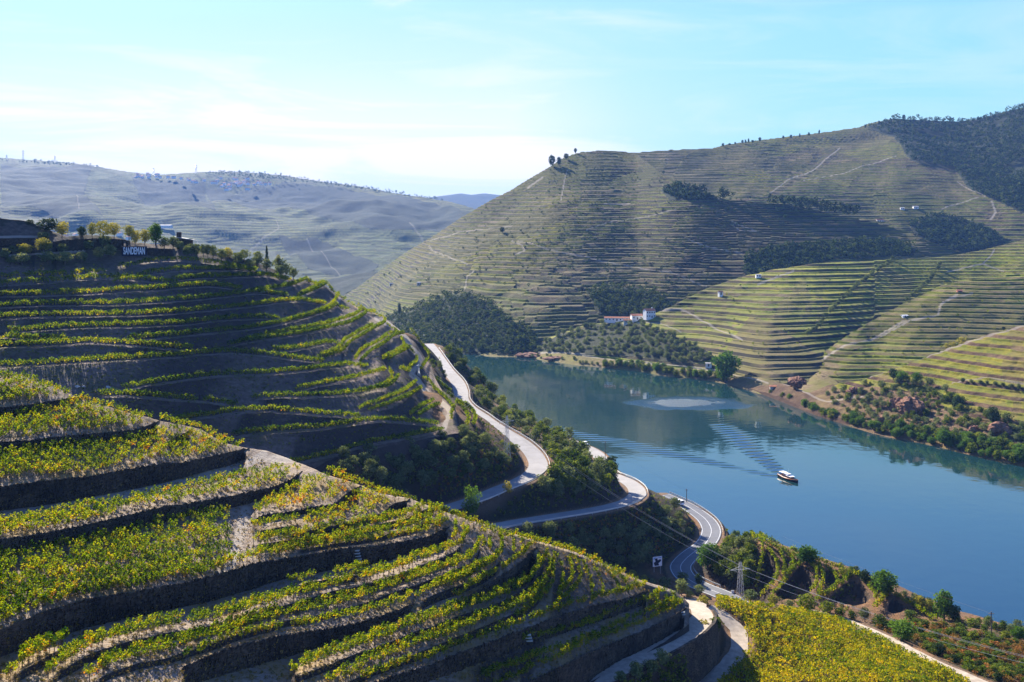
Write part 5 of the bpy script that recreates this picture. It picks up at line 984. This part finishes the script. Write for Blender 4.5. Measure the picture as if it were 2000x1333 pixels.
# ------------------------------------------------------------------ poles, pylons and cables
def pole(pos, h, label, arm=0):
    t = empty('utility_pole', pos); tag(t, label, 'utility pole', None); m = MB(); m.tube((0, 0, -.5), (0, 0, h), .16, .11, 8); m.build('mast', M['wood'], t)
    m = MB(); m.box((0, 0, h - .5), (1.3, .12, .12)); m.build('crossarm', M['wood'], t); return Vector(pos) + Vector((0, 0, h - .4))
def pylon(pos, h, wd, label, r=.07, rz=.3, name='lattice_pylon', arms=((.86, .2),)):
    t = empty(name, pos, rz); tag(t, label, 'pylon', None); m = MB(); n = 9; W = lambda k: wd * (1 - .78 * k / n) / 2
    for sx, sy in ((-1, -1), (1, -1), (1, 1), (-1, 1)): m.tube((sx * W(0), sy * W(0), -.6), (sx * W(n), sy * W(n), h), r, r, 4)
    for k in range(n):
        z0, z1 = h * k / n, h * (k + 1) / n; a, b = W(k), W(k + 1)
        for (x0, y0), (x1, y1) in (((-1, -1), (1, -1)), ((1, -1), (1, 1)), ((1, 1), (-1, 1)), ((-1, 1), (-1, -1))):
            m.tube((x0 * a, y0 * a, z0), (x1 * b, y1 * b, z1), r * .6, r * .6, 3); m.tube((x1 * a, y1 * a, z0), (x0 * b, y0 * b, z1), r * .6, r * .6, 3)
    m.build('lattice_mast', M['steel'], t)
    for f, l in arms:
        a = MB(); a.tube((-h * l, 0, h * f), (h * l, 0, h * f), r * 1.1, r * 1.1, 4); a.tube((-h * l, 0, h * f), (0, 0, h * (f + .06)), r * .7, r * .7, 3); a.tube((h * l, 0, h * f), (0, 0, h * (f + .06)), r * .7, r * .7, 3); a.build('crossarm', M['steel'], t)
        for x in (-h * l, 0, h * l): i_ = MB(); i_.tube((x, 0, h * f), (x, 0, h * f - .5), .07, .07, 5); i_.build('insulator', M['glass'], t)
    return Vector(pos)
def cable(a, b, sag, label, group='power cables', r=.024):
    a, b = Vector(a), Vector(b); m = MB(); pr = None; n = 24
    for k in range(n + 1):
        t = k / n; p = a.lerp(b, t) - Vector((0, 0, sag * 4 * t * (1 - t)))
        if pr is not None: m.tube(pr, p, r, r, 3)
        pr = p
    tag(m.build('power_cable', M['wood'] if r < .02 else M['steel']), label, 'cable', group)
tops = []
for px, pb, ptp, lab in ((1077,824,803,'wooden pole nearest the lone dark tree by the water'),(1122,853,832,'wooden pole above the visible stretch of middle road'),(1182,905,862,'tall wooden pole at the bend of the middle road'),(1341,982,955,'wooden pole beside the white van on the lower road'),(1434,1028,1003,'wooden pole behind the bushes above the lower road bend'),(1936,1247,1195,'last wooden pole on the brown slope at the right')):
    p = hitC([px], [pb])[0]; tops.append(pole(p, (pb - ptp) * p[1] / F, lab))
for a, b, l in zip(tops, tops[1:], ('between the first two riverside poles', 'between the second and third riverside poles', 'from the middle road bend to the van', 'over the lower road bend', 'from the lower road bend to the last pole')): cable(a, b, 1.5, 'thin dark cable ' + l, r=.015)
yp = 230.0; xp = (1446 - CX) / F * yp; zp = float(gz(xp, yp)); zt = H - (1098 - CY) / F * yp
pylon((xp, yp, zp), zt - zp, 1.9, 'steel lattice pylon standing behind the golden vineyard', .055, .25)
p2 = hitC([990], [896])[0]; h2 = (896 - 812) * p2[1] / F; pylon(p2, h2, 1.8, 'steel lattice pylon among the olive bushes inside the upper road bend', .05, .6)
p3 = PB.hit([818.], [735.])[0]; h3 = 24 * p3[1] / F; pylon(p3, h3, 1.0, 'small grey lattice mast beside the hill path', .05, .2)
T1 = Vector((xp, yp, zp + (zt - zp) * .86)); T2 = Vector(p2) + Vector((0, 0, h2 * .86)); T3 = Vector(p3) + Vector((0, 0, h3 * .86)); T0_ = Vector(P3(2180, 1330, 190.0))
for k, wrd in ((-1, 'left'), (0, 'middle'), (1, 'right')):
    o_ = Vector((k * 1.9, .5 * k, 0 if k else .9)); cable(T2 + o_, T1 + o_, 2.5, 'thin pale power cable crossing above the lower road, the ' + wrd + ' of three'); cable(T1 + o_, T0_ + o_, 2.0, 'thin pale power cable crossing the terraced spur, the ' + wrd + ' of three')
    if k: cable(T3 + o_ * .4, T2 + o_, 1.5, 'thin pale power cable over the upper road, the ' + wrd + ' of two')
for px, py, hp, l in ((45,312,20,'tallest pylon on the far left skyline'),(107,316,13,'second pylon on the left skyline'),(13,310,9,'small pylon at the left edge of the skyline'),(300,341,14,'faint pylon above the far village'),(383,338,19,'faint tall pylon right of the far village')):
    p = FL.hit([float(px)], [float(py) + 2])[0]; pylon(p, hp * p[1] / F, 8, l, .4, .4, arms=((.9, .16), (.7, .18)))

# ------------------------------------------------------------------ buildings
def house(name, pos, rz, wd, dp, h, rh, label, nw=3, nf=1, cat='house', wallm='white', roofm='roof', door=True, group=None, chim=False, parts=True):
    t = empty(name, pos, rz); tag(t, label, cat, group); m = MB(); m.box((0, 0, h / 2 - 1), (wd, dp, h + 2)); m.add([(-wd / 2, -dp / 2, h), (-wd / 2, dp / 2, h), (-wd / 2, 0, h + rh), (wd / 2, -dp / 2, h), (wd / 2, dp / 2, h), (wd / 2, 0, h + rh)], [(0, 2, 1), (3, 4, 5)]); m.build('wall', M[wallm], t)
    e = .35; r_ = MB(); zl = h - e * rh / (dp / 2)
    r_.add([(-wd / 2 - e, -dp / 2 - e, zl), (wd / 2 + e, -dp / 2 - e, zl), (wd / 2 + e, 0, h + rh), (-wd / 2 - e, 0, h + rh), (-wd / 2 - e, dp / 2 + e, zl), (wd / 2 + e, dp / 2 + e, zl)] + [(-wd / 2 - e, -dp / 2 - e, zl + .2), (wd / 2 + e, -dp / 2 - e, zl + .2), (wd / 2 + e, 0, h + rh + .2), (-wd / 2 - e, 0, h + rh + .2), (-wd / 2 - e, dp / 2 + e, zl + .2), (wd / 2 + e, dp / 2 + e, zl + .2)],
           [(6, 7, 8, 9), (9, 8, 11, 10), (0, 3, 2, 1), (3, 4, 5, 2), (0, 1, 7, 6), (4, 10, 11, 5), (0, 6, 9, 3), (3, 9, 10, 4), (1, 2, 8, 7), (2, 5, 11, 8)])
    rf = r_.build('roof', M[roofm], t)
    if chim: c_ = MB(); c_.box((wd * .3, 0, h + rh + .3), (.7, .7, 1.6)); c_.build('chimney', M[wallm], rf)
    if parts:
        for f in range(nf):
            for k in range(nw):
                x = (k + .5) / nw * wd - wd / 2; z = h / nf * (f + .55)
                if door and f == 0 and k == nw // 2: d_ = MB(); d_.box((x, -dp / 2 - .03, 1.1), (1.3, .12, 2.2)); d_.build('door', M['wood'], t)
                else: w_ = MB(); w_.box((x, -dp / 2 - .03, z), (1.1, .12, 1.3)); w_.build('window', M['glass'], t)
        for f in range(nf): w_ = MB(); w_.box((wd / 2 + .03, 0, h / nf * (f + .55)), (.12, 1.1, 1.3)); w_.build('window', M['glass'], t)
    return t
def hpx(P_, px, py): return tuple(P_.hit(np.array([float(px)]), np.array([float(py)]))[0])
p = hpx(FD, 1268, 621); K = p[1] / F
house('farm_house', p, .35, 20 * K, 14 * K, 14 * K, 4 * K, 'tall white farmhouse with a red roof at the edge of the yellow terraces', 4, 2, chim=True)
p = hpx(FD, 1205, 627); house('farm_building', p, -.12, 50 * K, 11 * K, 6 * K, 2.2 * K, 'long low white farm building with a red roof', 7, 1)
p = hpx(FD, 1243, 624); house('farm_building', p, .2, 22 * K, 13 * K, 7.5 * K, 3 * K, 'white farm building between the long low one and the tall farmhouse', 3, 1)
p = hpx(FD, 1228, 632); house('farm_building', p, -.1, 20 * K, 8 * K, 6 * K, 2 * K, 'small white lean-to in front of the farm buildings', 2, 1)
p = hpx(FD, 1407, 576); house('field_hut', p, .3, 3.8, 3.4, 2.6, 1, 'tiny white hut with a red roof standing alone in the yellow terraces', 1, 1)
p = hpx(FD, 1481, 541); house('field_hut', p, 0, 5, 3, 1.9, .6, 'low white shed at the top of the yellow terraces', 2, 1, roofm='concrete')
p = hpx(FB, 1766, 621); house('field_shelter', p, .2, 5, 3.5, 1.9, .5, 'small white shelter beside the ridge path of the right hand terraces', 1, 1, roofm='white')
p = hpx(FB, 1874, 573); house('orange_hut', p, -.2, 4.2, 3, 2.4, .8, 'small orange hut beside the winding pale track', 1, 1, wallm='roof')
p = hpx(FR, 1718, 434); house('farm_building', p, .1, 11, 6, 2.6, 1.8, 'red roofed farm building on the saddle behind the big hill', 3, 1)
p = hpx(FR, 1788, 408); house('farm_building', p, .1, 8, 5, 3, 1.2, 'pale old farm building, right of two on the high terraces', 3, 1, roofm='concrete')
p = hpx(FR, 1762, 410); house('farm_building', p, -.1, 6, 4, 2.6, 1, 'pale old farm building, left of two on the high terraces', 2, 1, roofm='concrete')
p = hpx(FD, 1384, 716); house('shore_shed', p, -.2, 5, 3, 2.6, .4, 'little white shed on the far shore left of the plane tree', 1, 1, roofm='concrete')
p = hpx(FC, 1512, 762); house('shore_shed', p, -.2, 6, 4, 2.6, .8, 'grey stone shed on the far shore right of the plane tree', 1, 1, wallm='concrete')
p = hpx(FE, 818, 557); house('stone_hut', p, 0, 4.5, 4, 2.8, 1, 'grey stone hut on the lower left flank of the big hill', 1, 1, wallm='concrete', roofm='concrete')
p = hpx(FE, 765, 558); house('stone_hut', p, .2, 6, 3, 2.4, .8, 'ruined stone hut lowest on the left flank of the big hill', 1, 1, wallm='concrete', roofm='concrete')
p = hpx(FL, 322, 445); house('winery_hall', p, 0, 40, 18, 6, 2.5, 'wide pale roofed hall in the hazy left valley', 6, 1, roofm='concrete')
p = hpx(FL, 152, 410); house('far_house', p, .4, 14, 9, 6, 2.5, 'lone white house in the hazy left valley', 2, 1)
rr = random.Random(5)
vill = [(rr.gauss(462, 32), rr.gauss(361, 4.5)) for _ in range(34)] + [(rr.uniform(262, 345), rr.uniform(341, 349)) for _ in range(14)] + [(rr.uniform(345, 400), rr.uniform(350, 358)) for _ in range(6)] + [(rr.uniform(120, 300), rr.uniform(425, 470)) for _ in range(7)]
for px, py in vill:
    p = hpx(FL, px, py); house('village_house', p, rr.uniform(-.6, .6), rr.uniform(9, 17), 9, rr.uniform(5, 8), 2.5, 'white house with a clay roof in the far hillside village', 2, 1, group='houses of the far village', parts=False)
p = hpx(PB, 360, 476); K = p[1] / F
t = empty('ruined_farm_building', p, .05); tag(t, 'low stone building with a pale roof and dark square chimney behind the crest olives', 'farm building')
m = MB(); m.box((-.6, 1.5, .4), (5.5, 3.5, 2.6)); m.build('wall', M['stone'], t); m = MB(); m.add([(-3.4, -.6, 2.2), (2.9, -.6, 1.2), (2.9, 3.6, 1.2), (-3.4, 3.6, 2.2), (-3.4, -.6, 2.4), (2.9, -.6, 1.4), (2.9, 3.6, 1.4), (-3.4, 3.6, 2.4)], [(4, 5, 6, 7), (3, 2, 1, 0), (0, 1, 5, 4), (1, 2, 6, 5), (2, 3, 7, 6), (3, 0, 4, 7)]); rf = m.build('roof', M['concrete'], t)
m = MB(); m.box((-2.0, .5, 1.9), (1.4, 1.4, 4.2)); m.build('chimney', M['stone'], rf)

# ------------------------------------------------------------------ the lettered sign and the roadside boards
def text_mesh(body, size, name, m, sx=1.0, off=.02):
    c = bpy.data.curves.new(name, 'FONT'); c.body = body; c.size = size; c.align_x = 'CENTER'; c.align_y = 'CENTER'; c.extrude = .03; c.offset = off
    o = bpy.data.objects.new(name, c); C.objects.link(o); bpy.context.view_layer.update(); me = bpy.data.meshes.new_from_object(o.evaluated_get(bpy.context.evaluated_depsgraph_get())); bpy.data.objects.remove(o); me.materials.clear(); me.materials.append(m); return me
M['navy'] = flat('navy_board', (.006, .008, .03), .6, .1, 2); M['letter'] = flat('white_letters', (.8, .8, .8), .6, .03, 3); M['letter'].node_tree.nodes['Principled BSDF'].inputs['Emission Color'].default_value = (0, 0, 0, 1)
G_ = PB.hit([262.], [487.])[0]; D = G_[1] - 4.2; K = D / F; cpos = P3(262.5, 491.0, D)
t = empty('lettered_sign', cpos); tag(t, 'dark navy board with big white capitals reading SANDEMAN on the stone wall', 'sign')
m = MB(); m.box((0, 0, 0), (49 * K, .25, 19 * K)); m.build('board', M['navy'], t)
m = MB(); [m.tube((x * K, .1, -9 * K), (x * K, .1, -9 * K - 2.2), .1, .1, 6) for x in (-20, 0, 20)]; m.build('support', M['wood'], t)
me = text_mesh('SANDEMAN', 1.0, 'lettering', M['letter']); me.update(); cs = np.empty(len(me.vertices) * 3, np.float32); me.vertices.foreach_get('co', cs); cs = cs.reshape(-1, 3)
wd_ = cs[:, 0].max() - cs[:, 0].min(); ht_ = cs[:, 1].max() - cs[:, 1].min()
lo = link('lettering', me, t, (0, -.18, 0)); lo.rotation_euler = (R(90), 0, 0); lo.scale = (42 * K / wd_, 14.5 * K / ht_, 1)
def board(name, px, py, D, wd, ht, z0, label, rz=0, art=0):
    c = P3(px, py, D); t = empty(name, (c[0], c[1], z0), rz); tag(t, label, 'sign'); zc = c[2] - z0; m = MB(); m.box((0, 0, zc), (wd, .12, ht)); m.build('panel', M['letter'], t)
    for x in (-wd * .35, wd * .35): m = MB(); m.tube((x, .12, -.3), (x, .12, zc + ht * .4), .07, .07, 6); m.build('post', M['steel'], t)
    if art:
        m = MB(); sh = [(-.30, -.42), (.18, -.42), (.10, -.2), (.42, .05), (.30, .22), (.02, .12), (-.02, .34), (-.30, .30), (-.22, .02), (-.42, -.1)]
        m.add([(x * wd, -.075, zc + y * ht) for x, y in sh], [tuple(range(len(sh)))]); m.build('picture', M['navy'], t)
        m = MB(); sh = [(-.42, .2), (-.1, .42), (.4, .3), (.44, .42), (-.44, .44)]; m.add([(x * wd, -.078, zc + y * ht) for x, y in sh], [tuple(range(len(sh)))]); m.build('picture', M['pale'], t)
M['pale'] = flat('pale_blue_print', (.25, .38, .6), .6, .1, 2)
g = hitC([1283], [1120])[0]; board('billboard', 1284, 1097, g[1], 20 * g[1] / F, 19 * g[1] / F, g[2], 'pale billboard with a dark figure in the shade beside the lower road', .35, 1)
g = hitC([1123], [873])[0]; board('road_sign', 1123, 865, g[1] + 1, 6.5 * g[1] / F, 7 * g[1] / F, g[2], 'white sign board beside the parked car on the middle road')
g = hitC([1431], [1160])[0]; board('warning_sign', 1431, 1156, g[1], .8, .8, g[2], 'small round white road sign at the end of the lower road guardrail')

# ------------------------------------------------------------------ vehicles
M['carpaint'] = flat('white_paint', (.75, .75, .74), .3, .02, 2); M['tyre'] = flat('tyre_rubber', (.02, .02, .02), .8); M['red'] = flat('red_lamp', (.5, .02, .01), .3)
def car(name, pos, rz, prof, wd, label, cat):
    t = empty(name, pos, rz); tag(t, label, cat); body = [(x, z) for x, z, g in prof]; n = len(body); m = MB()
    ins = lambda z: wd / 2 * (1 if z < 1.0 else 1 - .16 * (z - 1.0) / .7)
    vs = [(x, -ins(z), z) for x, z in body] + [(x, ins(z), z) for x, z in body]; m.add(vs, [tuple(range(n)), tuple(range(2 * n - 1, n - 1, -1))] + [(k, k + n, (k + 1) % n + n, (k + 1) % n) for k in range(n)]); b_ = m.build('body', M['carpaint'], t)
    g = [(x, z) for x, z, q in prof if q]; x0, x1 = min(q[0] for q in g), max(q[0] for q in g); zt = max(q[1] for q in g) - .12
    for s_ in (-1, 1): m = MB(); m.add([(x0 + .25, s_ * (wd / 2 + .01), 1.0), (x1 - .15, s_ * (wd / 2 + .01), 1.0), (x1 - .45, s_ * (ins(zt) + .015), zt), (x0 + .35, s_ * (ins(zt) + .015), zt)], [(0, 1, 2, 3)]); m.build('side_window', M['glass'], t)
    m = MB(); m.add([(x1 + .02, -wd / 2 * .85, 1.02), (x1 + .02, wd / 2 * .85, 1.02), (x1 - .38, wd / 2 * .75, zt + .05), (x1 - .38, -wd / 2 * .75, zt + .05)], [(0, 1, 2, 3)]); m.build('windscreen', M['glass'], t)
    xr = prof[0][0]; m = MB(); m.add([(xr - .03, -wd / 2 * .8, 1.1), (xr - .03, wd / 2 * .8, 1.1), (xr - .01, wd / 2 * .72, zt), (xr - .01, -wd / 2 * .72, zt)], [(3, 2, 1, 0)]); m.build('rear_window', M['glass'], t)
    for s_ in (-1, 1): m = MB(); m.box((xr - .02, s_ * wd * .42, .85), (.08, .18, .4)); m.build('tail_lamp', M['red'], t)
    for s_ in (-1, 1):
        for x in (-1.35, 1.4): m = MB(); m.tube((x, s_ * (wd / 2 - .18), .33), (x, s_ * (wd / 2 + .03), .33), .33, .33, 14); m.build('wheel', M['tyre'], t)
VAN = [(-2.2, .35, 0), (-2.2, 1.0, 0), (-2.1, 1.9, 1), (.9, 1.95, 1), (1.6, 1.15, 1), (2.2, .95, 0), (2.25, .35, 0)]; CAR = [(-2.05, .3, 0), (-2.05, .95, 0), (-1.5, 1.42, 1), (.3, 1.45, 1), (1.0, .98, 1), (2.05, .8, 0), (2.1, .3, 0)]
def onroad(r, px, py, o_):
    X = CX + r[:, 0] / r[:, 1] * F; Y = CY + (H - r[:, 2]) / r[:, 1] * F; i = int(np.argmin(np.hypot(X - px, Y - py))); i = min(max(i, 1), len(r) - 2); d = r[i + 1] - r[i - 1]; q = offs(r, o_)[i]; return (q[0], q[1], q[2] + .07), math.atan2(d[1], d[0])
p, a = onroad(r3, 1336, 985, -1.8); car('van', p, a + math.pi, VAN, 1.9, 'white van driving up the lower road beside a wooden pole', 'van')
p, a = onroad(r2, 1135, 872, -2.6); car('parked_car', p, a + math.pi, CAR, 1.8, 'white car on the short visible stretch of middle road', 'car')

# ------------------------------------------------------------------ the boat
M['hull'] = flat('dark_hull', (.012, .012, .016), .25, .1, 1); M['deck'] = flat('teak_deck', (.38, .22, .12), .6, .15, 2); M['canvas'] = flat('white_canopy', (.82, .82, .84), .6, .03, 1); M['trim'] = flat('varnished_trim', (.45, .16, .06), .35, .1, 2)
t = empty('river_boat', (bx, by, 0), math.atan2(hy, hx)); t.scale = (.84, .84, .84); tag(t, 'dark hulled wooden cruise boat with white canopies trailing a feathered wake', 'boat')
n = 22; xs = np.linspace(-8.0, 8.4, n); hwf = lambda x: 2.15 * np.clip(1 - ((x - (-1)) / 9.6) ** 2 if x > -1 else 1 - .28 * ((x + 1) / 7) ** 2, 0, 1) ** .75; sh_ = lambda x: 1.15 + .045 * max(0, x + 1) ** 1.35 * .6 + .012 * (x + 1) ** 2 * (x < -1)
V = []; 
for x in xs:
    a, z = hwf(x) + .02, sh_(x)
    V += [(x - .25, 0, -.5), (x - .15, -a * .72, -.2), (x, -a * .92, .4), (x, -a, z), (x, a, z), (x, a * .92, .4), (x - .15, a * .72, -.2), (x - .25, 0, -.5)]
link('hull', mesh_np('hull', np.array(V), gridq(n, 8), M['hull']), t)
link('deck', mesh_np('deck', np.array([q for x in xs for q in ((x, -hwf(x) * .97, sh_(x) - .12), (x, hwf(x) * .97, sh_(x) - .12))]), gridq(n, 2, True), M['deck']), t)
V = []
for s_ in (-1, 1):
    V = [q for x in xs for q in ((x, s_ * (hwf(x) + .06), sh_(x) - .16), (x, s_ * (hwf(x) + .06), sh_(x) + .08), (x, s_ * (hwf(x) - .1), sh_(x) + .08))]; link('gunwale', mesh_np('gunwale', np.array(V), gridq(n, 3), M['trim']), t)
m = MB(); m.box((-.6, 0, 1.75), (7.6, 2.9, 1.2)); cab = m.build('cabin', M['trim'], t)
for s_ in (-1, 1):
    for k in range(5): m = MB(); m.box((-3.6 + 1.5 * k, s_ * 1.46, 1.85), (1.0, .05, .55)); m.build('window', M['glass'], cab)
m = MB(); m.box((1.6, 0, 2.45), (4.4, 3.2, .14)); m.build('roof', M['canvas'], cab); m = MB(); m.box((-.9, 0, 2.75), (2.6, 2.4, .8)); wh = m.build('wheelhouse', M['carpaint'], t); m = MB(); m.box((-.9, 0, 3.22), (3.2, 2.8, .12)); m.build('roof', M['canvas'], wh); m = MB(); m.box((.45, 0, 2.8), (.06, 2.0, .5)); m.build('window', M['glass'], wh)
m = MB(); m.box((-4.6, 0, 3.35), (4.2, 3.4, .12)); can = m.build('canopy', M['canvas'], t)
for x in (-6.5, -2.8):
    for s_ in (-1, 1): m = MB(); m.tube((x, s_ * 1.5, 1.0), (x, s_ * 1.5, 3.3), .05, .05, 6); m.build('canopy_post', M['steel'], can)
m = MB(); m.tube((.3, 0, 3.2), (.1, 0, 6.4), .05, .03, 6); m.build('mast', M['steel'], t)
for k, x in enumerate((-5.6, -4.4)): m = MB(); m.box((x, 0, 1.35), (.5, 2.2, .5)); m.build('bench', M['trim'], t)

# ------------------------------------------------------------------ rocks and steps
def rock(P_, px, py, wpx, hpx_, label, seed, m='rock'):
    import bmesh
    p = hitC([px], [py])[0] if P_ == 'C' else P_.hit(np.array([float(px)]), np.array([float(py)]))[0]; K = p[1] / F; bm = bmesh.new(); bmesh.ops.create_icosphere(bm, subdivisions=4, radius=1)
    co = np.array([v.co for v in bm.verts]); f = fbm(co[:, 0] * 1 + seed * 3.1, co[:, 1] + co[:, 2] * .7, .9, 5) + .6 * np.abs(fbm(co[:, 0] - co[:, 2] + seed, co[:, 1], .35, 3))
    for v, k in zip(bm.verts, f): v.co *= 1 + .95 * k
    me = bpy.data.meshes.new('rock_outcrop'); bm.to_mesh(me); bm.free(); me.materials.append(M[m]); o = link('rock_outcrop', me, None, tuple(p + np.array([0, wpx * K * .15, hpx_ * K * .12])), seed); o.scale = (wpx * K * .42, wpx * K * .3, hpx_ * K * .36); tag(o, label, 'rock')
for i, q in enumerate([(1785,806,56,50,'largest reddish rock cliff on the right bank'),(1752,795,30,26,'reddish rock left of the largest cliff'),(1673,768,34,18,'low reddish rock ledge above the shore bushes'),(1560,752,46,28,'bare reddish outcrop at the foot of the terraced nose'),(1965,850,50,36,'dark reddish rock at the right edge above the water'),(1905,842,30,20,'small reddish rock between the shore bushes on the right'),(1720,820,22,14,'little rock close to the waterline on the right bank'),(1030,696,50,10,'brown rocky headland at the far left end of the shore'),(1085,702,46,9,'brown rocky hump right of the headland')]): rock(FC if q[0] > 1540 else FD, *q, i + 2)
for i, q in enumerate([(150,757,10,7,'pale boulder in the gully, leftmost of three'),(164,757,8,6,'pale boulder in the gully, middle of three'),(210,758,12,6,'flat pale boulder in the gully, rightmost of three')]): rock(PB, *q, i + 20, 'concrete')
for px, py, lab, nn in ((697,1072,'short flight of stone steps set into the longest near wall',6),(1031,1236,'pale projecting stone steps in the straight wall',3),(1331,1193,'ladder of pale stone steps at the end of the wall by the dirt track',6)):
    p = PA.hit([float(px)], [float(py) - 2])[0]; t = empty('stone_steps', p); tag(t, lab, 'steps')
    for k in range(nn): m = MB(); m.box((.0 + .12 * k, -.55, -.25 - .42 * k), (.9, .45, .13)); m.build('step', M['concrete'], t)
print('objects', time.time() - T0)
#@@HAZE

hz = bpy.data.materials.new('haze_air'); hz.use_nodes = True; t_ = hz.node_tree; t_.nodes.clear(); pv = t_.nodes.new('ShaderNodeVolumePrincipled'); ho = t_.nodes.new('ShaderNodeOutputMaterial')
pv.inputs['Color'].default_value = (.21, .43, 1.0, 1); pv.inputs['Density'].default_value = 5.2e-5; pv.inputs['Anisotropy'].default_value = .12; t_.links.new(pv.outputs[0], ho.inputs['Volume'])
hb = MB(); hb.box((0, 4600, 250), (18600, 11600, 690)); ho_ = hb.build('haze', hz); tag(ho_, 'pale blue haze filling the river valley', 'haze', kind='stuff')
print('done', time.time() - T0)
